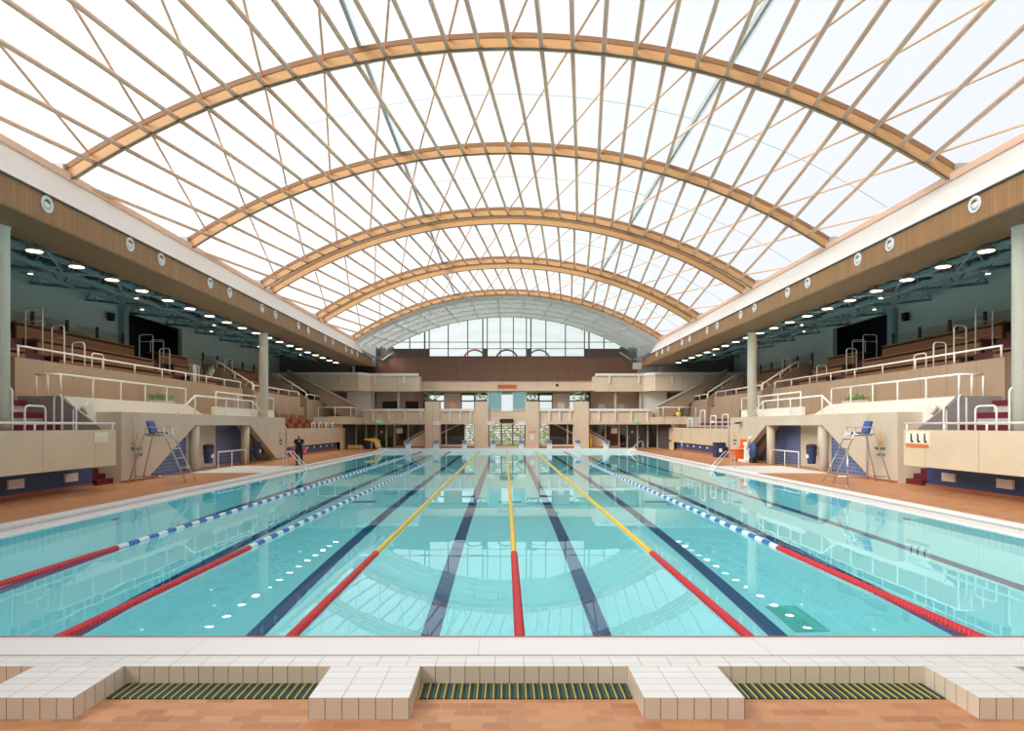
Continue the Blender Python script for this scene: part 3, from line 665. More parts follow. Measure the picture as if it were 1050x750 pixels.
    for q, (ya, yb, bl) in enumerate(((26.9, 36.2, 'near block'), (38.0, 41.5, 'middle block'), (45.9, 52.9, 'far block'), (13.5, 25.0, 'block nearest the camera'))):
        for r_ in range(4):
            x0 = 17.95+.9*r_; zt_ = 4.55+.72*r_; ye = yb-.25*r_ if q == 0 else yb
            o = thing('bench_tier', 'brown wooden bench tier of the upper %s stand, %s, %s' % (nm, bl, ['lowest row', 'second row', 'third row', 'top row'][r_]), 'bench', (s*x0, ya, zt_-.8), 'wooden bench tiers of the upper %s stand' % nm)
            MB().box(s*(x0+.10), s*(x0+.50), ya, ye, zt_-.8, zt_-.07).build('support', M['bench_shadow_gap'], o)
            MB().box(s*x0, s*(x0+.10), ya, ye, zt_-.8, zt_-.17).build('front_board', M['wood_bench'], o)
            MB().box(s*(x0-.02), s*(x0+.84), ya, ye, zt_-.07, zt_).build('seat_board', M['wood_bench'], o)
    # aisle steps between the blocks
    for q, (ya, yb, lab) in enumerate(((25.1, 26.8, 'nearest aisle'), (36.3, 37.9, 'middle aisle'), (41.7, 43.4, 'aisle under the sloping rail'), (53.4, 55.1, 'farthest aisle'))):
        t = thing('aisle_stair', 'dark carpeted steps in the upper %s stand, %s' % (nm, lab), 'stair', (s*17.5, (ya+yb)/2, 3.9), 'aisle steps of the upper %s stand' % nm)
        for k_ in range(8): MB().box(s*(17.55+.46*k_), s*(18.01+.46*k_), ya, yb, 3.4+.2*k_, 4.05+.31*k_).build('step', M['purple_carpet'], t)
        if q >= 2:
            struct('wall_aisle_%s_%d' % (nm, q), MB().prism([(s*17.25, 3.3), (s*17.25, 4.72), (s*20.0, 6.5), (s*20.6, 6.5), (s*20.6, 3.3)], 1, yb+.02, yb+.22), M['concrete_pink'])
            pts = [(s*17.3, yb+.12, 5.16), (s*19.7, yb+.12, 6.7), (s*20.6, yb+.12, 6.72)]
            rail('sloping_rail', 'sloping white handrail beside the %s of the upper %s stand' % (lab, nm), pts, [pts[0], (s*18.5, yb+.12, 5.9), pts[1], pts[2]], .5, None, .045)
    hp = [(20.4, 21.3, 24.9, 7.75, .5), (19.45, 20.2, 26.75, 7.25, .5), (18.55, 19.1, 26.75, 6.5, .4), (17.7, 18.25, 26.75, 5.8, None), (17.75, 17.75, 27.3, 5.42, None),
          (19.2, 19.8, 36.4, 6.7, .35), (18.4, 19.0, 38.2, 5.9, None), (20.2, 21.0, 36.5, 7.5, .5), (20.4, 21.2, 38.0, 7.4, .5), (17.8, 18.3, 44.9, 5.35, None), (19.8, 20.4, 46.2, 7.2, .4), (20.75, 21.2, 48.2, 7.4, .4)]
    for q, (xa, xb, y, zt_, md) in enumerate(hp):
        def ground(x, yy):
            for ya, yb in ((26.9, 36.2), (38.0, 41.5), (45.9, 52.9), (13.5, 25.0)):
                if ya-.05 < yy < yb+.05:
                    for r_ in range(4):
                        if x < 17.95+.9*r_+.87: return 4.55+.72*r_+.002 if x > 17.93+.9*r_ else 3.9
            return 4.05+.31*max(0, min(7, int((x-17.55)/.46)))+.002
        y2 = y+(.06 if xa != xb else .8); base = ground(xa, y); base2 = ground(xb, y2)
        hoop('white frame handrail on the upper %s benches, number %d from the camera' % (nm, q+1), (s*xa, y), (s*xb, y2), zt_, base, 'frame handrails on the upper %s benches' % nm, mid=(base2+zt_)/2+.25 if md else None, zb2=base2)
    # glass rail at the back of the benches
    for q, (ya, yb) in enumerate(((24.5, 36.0), (45.5, 58.0))):
        t = thing('glass_barrier', 'glass barrier with dark posts behind the top benches of the %s stand, %s part' % (nm, ['near', 'far'][q]), 'railing', (s*21.6, ya, 6.2))
        MB().box(s*21.58, s*21.60, ya, yb, 6.35, 7.35).build('glass_panel', M['rail_glass'], t)
        for y in [ya+2.3*k_ for k_ in range(int((yb-ya)/2.3)+1)]: MB().box(s*21.54, s*21.66, y-.05, y+.05, 6.2, 7.5).build('post', M['dark_frame'], t)
    t = thing('loudspeaker', 'small black loudspeaker high on the %s gallery back wall' % nm, 'speaker', (s*22.45, 36.0, 8.4))
    MB().box(s*22.15, s*22.4, 35.85, 36.15, 8.2, 8.65).build('cabinet', M['black'], t); MB().box(s*22.4, s*22.5, 35.95, 36.05, 8.38, 8.46).build('bracket', M['grey_steel'], t)
    t = thing('lifebuoy', 'red and white lifebuoy hanging on the %s gallery back wall' % nm, 'lifebuoy', (s*22.42, 32.5, 7.1))
    for k_ in range(8):
        b = MB(); b.tube([(s*22.42, 32.5+.32*math.cos(a), 7.1+.32*math.sin(a)) for a in [2*math.pi*(k_+f/4)/8 for f in range(5)]], .065, 8); b.build('ring_segment', M['red'] if k_ % 2 else M['white_float'], t)
    # big sloping stair parapet at the far end
    struct('wall_far_stair_'+nm, MB().prism([(s*20.4, 7.0), (s*20.4, 7.4), (s*14.0, 4.1), (s*14.0, 2.9), (s*15.0, 2.9)], 1, 59.6, 59.85), M['concrete_pink'])
    struct('trim_far_stair_'+nm, MB().prism([(s*20.4, 7.4), (s*20.4, 7.55), (s*14.0, 4.25), (s*14.0, 4.1)], 1, 59.5, 59.95), M['light_grey'])
    # --- far lower stand ------------------------------------------------------------
    struct('wall_lower_'+nm, MB().prism([(43.6, .85), (43.6, 2.12), (59.5, 2.12), (59.5, .85)], 0, s*15.0, s*15.25).box(s*15.0, s*17.2, 43.4, 43.6, ZD, 2.12).box(s*15.0, s*15.25, 42.4, 43.5, ZD, 2.3).box(s*15.0, s*15.25, 57.6, 59.5, ZD, 1.0), M['concrete'])
    struct('wall_blue_band_'+nm, MB().box(s*15.2, s*15.35, 43.6, 57.6, ZD, .95), M['blue_paint'])
    struct('baseboard_lower_'+nm, MB().box(s*15.16, s*15.2, 43.6, 57.6, ZD, .3), M['base_red'])
    for k_ in range(7):
        y = 45.2+1.75*k_
        tag(MB().box(s*15.15, s*15.2, y-.14, y+.14, .56, .70).build('band_vent', M['white_steel']), 'small white vent in the far %s blue band, number %d from the camera' % (nm, k_+1), 'vent', 'vents in the far %s blue band' % nm)
    struct('floor_lower_'+nm, MB().box(s*15.25, s*17.2, 43.6, 59.5, .95, 1.75), M['grey'])
    if s < 0:
        for r_ in range(3):
            for k_ in range(6 if r_ < 1 else 5):
                y = 44.3+2.0*k_+.5*(r_ % 2); x = -(15.5+.55*r_); z_ = 1.75+.35*r_
                t = thing('seat_block', 'brown moulded seat in the far left stand, %s row, number %d from the camera' % (['front', 'middle', 'back'][r_], k_+1), 'seat', (x, y, z_), 'brown seats of the far left stand')
                MB().box(x-.25, x+.2, y-.62, y+.62, z_-.3 if r_ else z_, z_+.38).build('seat', M['brown_seat'], t)
                MB().prism([(x-.25, z_+.38), (x-.2, z_+.72), (x-.12, z_+.72), (x-.1, z_+.38)], 1, y-.6, y+.6).build('backrest', M['brown_seat'], t)
        for k_ in range(4): hoop('small white hoop on the far left stand wall, number %d from the camera' % (k_+1), (-15.1, 49.6+1.9*k_), (-15.1, 50.3+1.9*k_), 2.55, 2.1, 'small hoops on the far left stand wall', r=.05)
    else:
        for r_ in range(3):
            x = 15.45+.56*r_; z_ = 1.75+.33*r_
            t = thing('seating_tier', 'red carpeted seating tier of the far right stand, %s row' % ['front', 'middle', 'back'][r_], 'seating', (x, 50, 1.75), 'carpeted tiers of the far right stand')
            MB().box(x, x+.52, 43.7, 56-2.5*r_, 1.7, z_+.28).build('riser', M['light_grey'], t); MB().box(x-.03, x+.52, 43.7, 56-2.5*r_, z_+.28, z_+.44).build('carpet', M['red_carpet'], t)
        for q, (y, zt_) in enumerate(((44.6, 3.1), (47.2, 3.05), (49.8, 3.5), (53.2, 2.9))):
            hoop('white hoop handrail on the far right stand, number %d from the camera' % (q+1), (15.34, y), (15.34, y+1.2), zt_, 1.76, 'hoop handrails of the far right stand', r=.045, mid=2.6 if q % 2 else None)
    struct('wall_lower_grey_'+nm, MB().box(s*16.0, s*17.2, 57.0, 57.2, 1.7, 3.1), M['light_grey'])
    rail('landing_rail', 'white railing on the landing above the far %s lower stand' % nm, [(s*16.8, 57.1, 3.95), (s*13.9, 57.1, 3.95), (s*13.9, 61.0, 3.95)], [(s*16.8, 57.1, 3.95), (s*15.3, 57.1, 3.95), (s*13.9, 57.1, 3.95), (s*13.9, 59.0, 3.95)], .85, None, .04)
    struct('wall_landing_'+nm, MB().box(s*13.8, s*16.0, 57.2, 62.0, 2.45, 3.12), M['concrete'])
    struct('wall_lower_end_'+nm, MB().box(s*15.25, s*17.2, 59.5, 59.58, ZD, 2.45), M['concrete'])
    b = MB().box(s*14.9, s*15.4, 57.6, 58.2, ZD, 2.45); struct('wall_landing_post_'+nm, b, M['concrete'])

# ================================================================== FAR END BUILDING
YB = 62.0
def ux(u): return (u-519)*YB/658
# ground floor back wall openings: piers
PX = [(-7.9, -6.5), (-3.1, -1.8), (1.8, 3.1), (6.5, 7.9)]
for i, (a, c_) in enumerate(PX):
    struct('wall_far_pier_%d' % (i+1), MB().box(a, c_, YB-.1, YB+1.2, ZD, 4.64), M['concrete_far_lit'])
struct('wall_far_band', MB().box(-9.3, 9.3, 64.0, 64.4, 5.64, 6.9), M['concrete_far_lit'])
struct('wall_far_wood', MB().box(-13.05, 13.05, 63.8, 64.2, 6.8, 9.2), M['wood_panel'])
struct('trim_far_wood', MB().box(-13.0, 13.0, 63.74, 63.8, 9.16, 9.22), M['dark_frame'])
struct('wall_far_sill_left', MB().box(-12.6, -7.8, 64.0, 64.3, 9.2, 10.0), plain('dark_brown_panel', (.12, .085, .07), .7))
struct('wall_far_sill_right', MB().box(7.8, 12.6, 64.0, 64.3, 9.2, 10.0), plain('dark_brown_panel_b', (.12, .085, .07), .7))
# parapets of the lower balcony and slab
segs = [(-14.0, -7.9), (-6.5, -3.1), (-1.8, 1.8), (3.1, 6.5), (7.9, 14.0)]
for i, (a, c_) in enumerate(segs):
    struct('wall_balcony_%d' % (i+1), MB().box(a, c_, YB+.1, YB+.35, 2.45, 3.75).box(a, c_, YB+.02, YB+.1, 2.45, 2.62), M['concrete_far_lit'])
    if i == 2: continue
    n_ = 3 if abs(a+c_) > 12 else 2
    z_ = 3.95
    board_rail('balcony_rail', 'white handrail on the lower far balcony, ' + ['far left section', 'section left of the middle', '', 'section right of the middle', 'far right section'][i], [(a+.05, YB-.02, z_), (c_-.05, YB-.02, z_)],
         lin((a+1.0, YB, z_), (c_-.4, YB, z_), n_), 1.15, .24, 'handrails of the lower far balcony')
    if i in (0, 4, 1, 3): struct('trim_%d' % (40+i), MB().box(a, c_, YB+.08, YB+.36, 3.72, 3.78), M['base_red'] if i != 1 else M['concrete_far_lit'])
struct('floor_balcony', MB().box(-14, 14, YB+.3, 66, 2.5, 2.75), M['concrete_far_lit'])
struct('ceiling_balcony', MB().box(-15.6, 15.6, YB+.3, 66.2, 5.72, 5.85), M['concrete_far_lit'])
# upper balcony wings
for s, nm in SD:
    struct('wall_upper_balcony_'+nm, MB().prism([(s*8.45, 61.9), (s*13.2, 61.9), (s*14.0, 60.6), (s*22.4, 60.6), (s*22.4, 60.85), (s*14.15, 60.85), (s*13.4, 62.15), (s*8.7, 62.15), (s*8.7, 64), (s*8.45, 64)], 2, 5.62, 7.12), M['concrete_far_lit'])
    struct('floor_upper_balcony_'+nm, MB().prism([(s*8.6, 62.1), (s*13.4, 62.1), (s*14.15, 60.8), (s*22.4, 60.8), (s*22.4, 66), (s*8.6, 66)], 2, 5.62, 5.85), M['concrete_far_lit'])
    pts = [(s*8.5, 61.8, 7.35), (s*13.2, 61.8, 7.35), (s*14.0, 60.5, 7.35), (s*22.3, 60.5, 7.35)]
    board_rail('upper_balcony_rail', 'white handrail along the upper far balcony on the %s' % nm, pts, [(s*9.9, 61.8, 7.35), (s*12.7, 61.8, 7.35), (s*15.6, 60.5, 7.35), (s*18.5, 60.5, 7.35)], .95, .24)
    struct('wall_far_room_'+nm, MB().box(s*8.3, s*15.6, 64.6, 64.8, 2.6, 5.7), M['room_pink_lit'])
    for q, (xa, xb) in enumerate(((8.9, 10.2), (10.9, 12.5))):
        if s < 0: struct('window_%d' % (q+1), MB().box(s*xa, s*xb, 64.52, 64.62, 3.2, 4.75).box(s*xa, s*xb, 64.5, 64.52, 4.68, 4.76), M['dark_glass'])
        else: tag(MB().box(s*(xa+.3), s*(xa+.95), 64.53, 64.59, 3.6, 4.5).build('notice_board', M['sign_white']), 'white notice board on the pink wall of the right far balcony, %s' % ['nearer the middle', 'nearer the corner'][q], 'sign')
    struct('wall_far_lobby_'+nm, MB().box(s*13.2, s*15.6, 62.6, 62.8, 2.7, 5.7), M['offwhite'])
    for q, x in enumerate((10.55, 13.0)): struct('trim_post_%s_%d' % (nm, q+1), MB().box(s*x-.1, s*x+.1, 62.4, 62.6, 2.7, 5.7), M['frame'])
    # ground floor glazing of the wing: doors and stair window
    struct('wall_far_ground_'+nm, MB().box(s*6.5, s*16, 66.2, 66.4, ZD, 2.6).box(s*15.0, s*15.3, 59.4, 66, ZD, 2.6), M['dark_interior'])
    xs = [8.15, 9.7, 10.9, 11.15, 12.1, 12.2, 13.15, 13.3, 14.7]
    b = MB()
    for x in (8.1, 9.75, 11.1, 11.9, 12.9, 13.9, 14.9): b.box(s*x-.06, s*x+.06, 63.4, 63.55, ZD, 2.5)
    b.box(s*8.1, s*14.9, 63.4, 63.55, 2.40, 2.5).box(s*8.1, s*11.1, 63.4, 63.55, .24, .32)
    fr = struct('window_frame_'+nm, b, M['frame'])
    struct('window_glass_'+nm, MB().box(s*8.1, s*11.9, 63.47, 63.49, .3, 2.4).box(s*13.9, s*14.9, 63.47, 63.49, .3, 2.4), M['glass'])
    for q, x in enumerate((11.95, 12.95)):
        d_ = tag(MB().box(s*x, s*(x+.9), 63.44, 63.50, ZD, 2.4).build('door_%d' % (1+q+(2 if s > 0 else 0)), M['dark_glass']), kind='structure')
        MB().box(s*(x+.1), s*(x+.14), 63.36, 63.44, 1.0, 1.3).build('door_handle', M['steel'], d_)
    tag(MB().lathe((s*12.4, 63.42, 1.7), [(.11, 0), (.11, -.01)], 14, axis=1).build('door_sign', M['sign_white']), 'round white sticker on the glass door at the far %s corner' % nm, 'sign')
    t = thing('exit_sign', 'small green lit exit sign above the glass doors at the far %s' % nm, 'sign', (s*12.4, 62.0, 2.72))
    MB().box(s*12.4-.22, s*12.4+.22, 61.9, 62.02, 2.62, 2.8).build('box', glow('green_exit_light_'+nm, (.05, .55, .25), .6), t)
    MB().box(s*12.4-.08, s*12.4+.08, 61.89, 61.9, 2.66, 2.76).build('pictogram', M['sign_white'], t)
    struct('wall_far_stair_low_'+nm, MB().prism([(s*7.9, ZD), (s*10.0, ZD), (s*10.0, .6), (s*7.9, 1.8)], 1, 63.0, 63.15), M['concrete_far_lit'])
    rail('stair_handrail', 'pale sloping stair handrail behind the glass at the far %s' % nm, [(s*10.1, 62.95, .75), (s*7.95, 62.95, 1.95)], [(s*10.05, 62.95, .78), (s*8.0, 62.95, 1.92)], .5, M['white_steel'], .04)
    tag(MB().box(s*10.3, s*10.9, 63.36, 63.40, 1.55, 2.05).build('glass_notice', M['sign_white']), 'white paper notice on the ground floor glass at the far %s' % nm, 'sign')
    # windows between the piers (stair hall)
    a, c_ = 3.1, 6.5
    struct('wall_far_hall_'+nm, MB().box(s*3.1, s*6.5, YB+.3, YB+.5, ZD, .42), M['concrete_far_lit'])
    struct('baseboard_far_hall_'+nm, MB().box(s*1.8, s*11, YB-.12+.3, YB+.2, ZD, .3), M['base_red'])
    b = MB()
    for x in (3.15, 4.1, 5.9, 6.45): b.box(s*x-.05, s*x+.05, YB+.4, YB+.5, .4, 2.5)
    b.box(s*3.1, s*6.5, YB+.4, YB+.5, .4, .48); struct('window_hall_frame_'+nm, b, M['frame'])
    struct('window_hall_glass_'+nm, MB().box(s*3.1, s*6.5, YB+.44, YB+.46, .48, 2.5), M['glass'])
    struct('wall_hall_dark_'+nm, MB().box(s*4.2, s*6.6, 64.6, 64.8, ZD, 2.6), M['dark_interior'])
    struct('wall_hall_stair_'+nm, MB().prism([(s*6.6, 1.6), (s*4.6, 2.6), (s*4.2, 2.6), (s*6.6, 1.4)], 1, 63.2, 63.5), M['light_grey'])
    # upper floor windows between bands
    b = MB()
    for x in (3.2, 4.6, 5.3, 7.9): b.box(s*x-.09, s*x+.09, 64.3, 64.5, 2.7, 5.7)
    b.box(s*1.9, s*8.2, 64.3, 64.5, 5.35, 5.7).box(s*2.0, s*4.6, 64.3, 64.5, 4.72, 4.84).box(s*5.9, s*8.2, 64.3, 64.5, 4.72, 4.84)
    struct('window_upper_frame_'+nm, b, M['dark_frame'])
    struct('window_upper_glass_'+nm, MB().box(s*1.9, s*8.2, 64.4, 64.42, 2.7, 5.5), M['glass'])
    struct('wall_upper_panel_'+nm, MB().box(s*4.6, s*6.3, 64.2, 64.32, 2.7, 5.55), M['room_pink_lit'])
    tag(MB().box(s*5.1, s*5.75, 64.08, 64.19, 3.6, 4.6).build('white_locker' if s > 0 else 'wooden_locker', M['sign_white'] if s > 0 else M['purlin']), '%s on the panel between the upper far windows, %s of the middle' % ('white notice case' if s > 0 else 'pale wooden notice case', nm), 'sign')
    struct('trim_corner_'+nm, MB().box(s*8.0, s*8.35, 64.0, 64.6, 2.7, 5.7), M['dark_frame'])
# middle bay
struct('window_3', MB().box(-1.8, -1.7, YB+.35, YB+.45, .35, 2.5).box(1.7, 1.8, YB+.35, YB+.45, .35, 2.5).box(-.58, -.46, YB+.35, YB+.45, .35, 2.5).box(.52, .64, YB+.35, YB+.45, .35, 2.5).box(-1.8, 1.8, YB+.35, YB+.45, .35, .45), M['dark_frame'])
struct('window_4', MB().box(-1.8, 1.8, YB+.39, YB+.41, .4, 2.5), M['glass'])
struct('wall_far_middle', MB().box(-1.8, 1.8, YB+.3, YB+.5, ZD, .36), M['concrete_far_lit'])
for q, (a, c_) in enumerate(((-1.78, -.55), (.6, 1.78))):
    t = tag(MB().box(a, c_, YB+.1, YB+.14, 3.78, 5.6).build('window_%d' % (5+q), M['blue_glass']), kind='structure')
    b = MB()
    for k_ in range(5): b.box(a, c_, YB+.07, YB+.10, 4.0+.32*k_, 4.02+.32*k_)
    b.box(a-.04, a+.03, YB+.06, YB+.16, 3.75, 5.64).box(c_-.03, c_+.04, YB+.06, YB+.16, 3.75, 5.64); b.build('window_frame', M['frame'], t)
struct('window_7', MB().box(-.5, .55, YB+1.6, YB+1.64, 3.3, 5.55), M['glass'])
struct('trim_50', MB().box(-.6, .65, YB+1.5, YB+1.7, 5.4, 5.65).box(-1.8, -.6, YB+.05, YB+.16, 3.72, 3.95).box(.65, 1.8, YB+.05, YB+.16, 3.72, 3.95), M['frame'])
t = thing('scoreboard', 'black electronic display board on the middle far balcony', 'display', (0, YB, 2.85))
MB().box(-.68, .62, YB-.04, YB+.015, 2.58, 2.96).build('casing', M['black'], t); MB().box(-.45, .4, YB-.05, YB-.04, 2.70, 2.80).build('digits', plain('dim_red_digits', (.16, .03, .03), .4), t)
for q, (x, lab) in enumerate(((-1.55, 'left of the black display'), (1.45, 'right of the black display'), (-6.75, 'on the left concrete pier'))):
    tag(MB().box(x-.38, x+.38, YB-.16, YB-.11, 2.36, 2.72).build('white_sign', M['sign_white']), 'small white sign board hanging %s at the far end' % lab, 'sign', 'white sign boards at the far end')
t = thing('name_board', 'orange red lettered board on the concrete band above the far windows', 'sign', (0, 63.95, 6.2))
MB().box(-.93, .93, 63.90, 63.99, 6.02, 6.4).build('board', M['orange_sign'], t)
text('lettering', 'GRAND BASSIN', .26, (0, 63.89, 6.11), (math.pi/2, 0, 0), plain('dark_orange_letters', (.45, .10, .03), .6), t)
t = thing('pier_notice', 'red lettering over a white paper on the pier right of the middle window', 'sign', (2.45, YB-.1, 1.6))
text('lettering', 'SORTIE', .26, (2.45, YB-.115, 1.62), (math.pi/2, 0, 0), M['orange_sign'], t)
MB().box(2.28, 2.62, YB-.13, YB-.105, .98, 1.45).build('paper', M['sign_white'], t)
for q, x in enumerate((-7.3, -2.4, 2.4, 7.2)):
    t = thing('hanging_plant', 'trailing green plant on top of the far concrete pier, ' + ['leftmost of four', 'left of the blue glass', 'right of the blue glass', 'rightmost of four'][q], 'plant', (x, YB+.6, 4.64), 'plants on the far piers')
    MB().box(x-.5, x+.5, YB+.3, YB+.8, 4.64, 4.84).build('trough', M['dark_frame'], t); b = MB()
    for k_ in range(34):
        p = Vector((x+random.uniform(-.7, .7), YB+.5+random.uniform(-.3, .3), 4.8+random.uniform(0, .75))); d = Vector((random.uniform(-.4, .4), random.uniform(-.2, .2), random.uniform(-.25, .25)))
        sd_ = Vector((.05, 0, .10)); b.add([p, p+d*.5+sd_, p+d, p+d*.5-sd_], [(0, 1, 2, 3)])
    b.build('leaves', M['leaf'], t)
tag(MB().lathe((5.0, 64.0, 6.35), [(.12, 0), (.14, -.1), (.05, -.2)], 10, axis=1).build('band_camera', M['black']), 'small dark camera on the concrete band right of the orange board', 'camera')
# gable glazing, canopy, white end beam
def arc3(half, spring, rise, n=36):
    r_ = (half**2+rise**2)/(2*rise); c_ = spring+rise-r_; h_ = math.asin(half/r_)
    return [(r_*math.sin(-h_+2*h_*i/n), c_+r_*math.cos(-h_+2*h_*i/n)) for i in range(n+1)]
inner = arc3(11.8, 10.05, 3.15); outer = arc3(13.7, 9.75, 4.1)
b = MB(); n = 36
b.add([(x, 58.3, z_) for x, z_ in outer]+[(x, 64.0, z_) for x, z_ in inner], [[i, i+1, n+2+i, n+1+i] for i in range(n)], 0, True)
struct('ceiling_canopy', b, M['soffit_grey'])
b = MB(); vs = []
for (x, z_), (x2, z2) in zip(outer, arc3(13.9, 9.95, 4.55)): vs += [(x, 57.65, z_), (x, 58.35, z_), (x2, 58.35, z2), (x2, 57.65, z2)]
b.add(vs, [[i*4+k_, i*4+(k_+1) % 4, i*4+4+(k_+1) % 4, i*4+4+k_] for i in range(n) for k_ in range(4)])
struct('wall_end_beam', b, M['cove'])
t = thing('canopy_truss', 'white steel lattice under the grey curved canopy at the far end', 'truss', (0, 61, 10))
for q in range(4):
    f = .14+.26*q; b = MB(); pts = [(xo+(xi-xo)*f, 58.3+5.7*f, zo+(zi-zo)*f-.16) for (xo, zo), (xi, zi) in zip(outer, inner)]
    b.tube(pts, .065, 6).build('curved_bar', M['white_steel'], t)
for i in range(2, n-1, 3):
    (xo, zo), (xi, zi) = outer[i], inner[i]; MB().tube([(xo, 58.4, zo-.12), (xi, 63.9, zi-.12)], .10 if i % 2 else .07, 6).build('cross_bar', M['white_steel'], t)
b = MB()
for i in range(3, n-3, 3):
    (xo, zo), (xi, zi) = outer[i], inner[i+3]; b.tube([(xo, 58.4, zo-.14), (xi, 63.9, zi-.14)], .03, 6)
b.build('diagonal_bars', M['white_steel'], t)
def zin(x):
    for (xa, za), (xb, zb) in zip(inner[:-1], inner[1:]):
        if xa <= x <= xb: return za+(zb-za)*(x-xa)/(xb-xa)
    return 10
b = MB().prism([(-11.8, 10.05)]+[(x, z_) for x, z_ in inner[1:-1]]+[(11.8, 10.05), (7.8, 10.0), (7.8, 9.2), (-7.8, 9.2), (-7.8, 10.0)], 1, 64.10, 64.13)
struct('window_8', b, M['glass'])
b = MB()
for x in (-9.7, -7.75, -5.85, -3.9, -1.95, -.65, .65, 1.95, 3.9, 5.85, 7.75, 9.7): b.box(x-.045, x+.045, 63.98, 64.2, 9.2 if abs(x) < 7.9 else 10.0, zin(x)+.05)
for x in (-8.2, -2.4, 2.4, 8.2): b.box(x-.06, x+.06, 63.95, 64.2, 9.2, zin(x)+.05)
b.box(-11.0, 11.0, 64.0, 64.15, 10.62, 10.68).box(-7.8, 7.8, 64.0, 64.15, 9.98, 10.03)
for x in (-2.18, 2.18): b.box(x-.28, x+.28, 63.9, 64.2, 9.2, 10.0)
struct('window_9', b, M['dark_frame'])
# coloured rings outside the gable
for q, (x, m_, lab) in enumerate(((-3.3, plain('ring_red', (.45, .03, .05), .5), 'red'), (0, plain('ring_black', (.05, .05, .055), .5), 'black'), (3.3, plain('ring_blue', (.05, .25, .40), .5), 'blue'))):
    b = MB(); b.tube([(x+1.15*math.cos(2*math.pi*k_/40), 66.0, 8.95+1.15*math.sin(2*math.pi*k_/40)) for k_ in range(40)], .09, 8, closed=True)
    tag(b.build('emblem_ring', m_), '%s ring of the emblem outside the gable window' % lab, 'emblem', 'emblem rings outside the gable window')
struct('wall_outside', MB().box(-13, 13, 66.1, 66.4, 7.2, 8.2), M['light_grey'])
# gable ends beside the canopy
for s, nm in SD:
    struct('wall_gable_'+nm, MB().box(s*11.3, s*15.0, 64.2, 64.4, 8.0, 10.2), M['teal_dark'])
    t = thing('corner_strut', 'grey steel strut pair under the canopy at the far %s corner' % nm, 'strut', (s*13.0, 60, 8.6))
    MB().tube([(s*13.4, 58.6, 9.25), (s*12.4, 63.6, 8.75)], .10, 6).build('bar', M['teal_steel'], t); MB().tube([(s*12.4, 63.6, 8.75), (s*11.2, 63.7, 9.6)], .10, 6).build('bar', M['teal_steel'], t)
    struct('wall_corner_box_'+nm, MB().box(s*12.95, s*15.2, 62.2, 63.6, 7.0, 8.05), M['light_grey' if s > 0 else 'black'])
t = thing('roof_projector', 'grey box unit hanging at the end of the right wooden fascia', 'equipment', (12.6, 62.0, 8.1)); MB().box(12.2, 13.0, 61.8, 62.3, 7.75, 8.4).build('casing', M['light_grey'], t); MB().tube([(12.6, 62.05, 8.4), (12.6, 62.05, 8.95)], .03, 6).build('hanger', M['grey_steel'], t)
# garden outside
struct('floor_garden', MB().box(-30, 30, 68, 95, -.1, ZD), M['soil'])
b = MB()
for k_ in range(1500):
    p = Vector((random.uniform(-14, 14), 71+random.uniform(-.5, .9), random.uniform(.2, 3.0))); a = random.uniform(0, 6.28); r_ = random.uniform(.12, .3)
    d = Vector((math.cos(a), -.4, math.sin(a)))*r_; e_ = Vector((-math.sin(a), -.2, math.cos(a)))*r_*.5; b.add([p-d, p+e_, p+d, p-e_], [(0, 1, 2, 3)])
b2 = MB()
for k_ in range(9): b2.box(-7.5, 7.5, 69.0, 69.06, .35+.27*k_, .45+.27*k_)
for k_ in range(6): b2.box(-7.5+3*k_-.04, -7.5+3*k_+.04, 69.06, 69.14, ZD, 2.75)
tag(b2.build('slatted_fence', plain('pale_fence_boards', (.92, .92, .76), .7)), 'pale slatted garden fence outside the far ground floor windows', 'fence')
tag(b.build('hedge', M['hedge']), 'pale green hedge outside behind the far ground floor windows', 'hedge', kind='stuff')

# ================================================================== POOLSIDE THINGS
# far starting blocks
def starting_block(x, lab):
    t = thing('starting_block', lab, 'starting block', (x, Y1+.55, .30), 'starting blocks at the far pool end')
    MB().prism([(Y1+.30, .30), (Y1+.22, .82), (Y1+.75, .95), (Y1+.80, .30)], 0, x-.2, x+.2).build('pedestal', M['white_float'], t)
    MB().prism([(Y1+.12, .80), (Y1+.12, .85), (Y1+.85, 1.03), (Y1+.85, .98)], 0, x-.21, x+.21).build('platform', M['block_blue'], t)
    MB().box(x-.21, x+.21, Y1+.10, Y1+.12, .76, .85).build('front_plate', M['block_blue'], t)
    MB().tube([(x-.17, Y1+.2, .62), (x-.17, Y1+.05, .62), (x+.17, Y1+.05, .62), (x+.17, Y1+.2, .62)], .02, 6).build('grip_bar', M['steel'], t)
    return t
for i, x in enumerate(LX):
    starting_block(x, 'white starting block with blue top at the far pool end, %s' % ['leftmost', 'second from left', 'third from left', 'fourth from left', 'fourth from right', 'third from right', 'second from right', 'rightmost'][i])
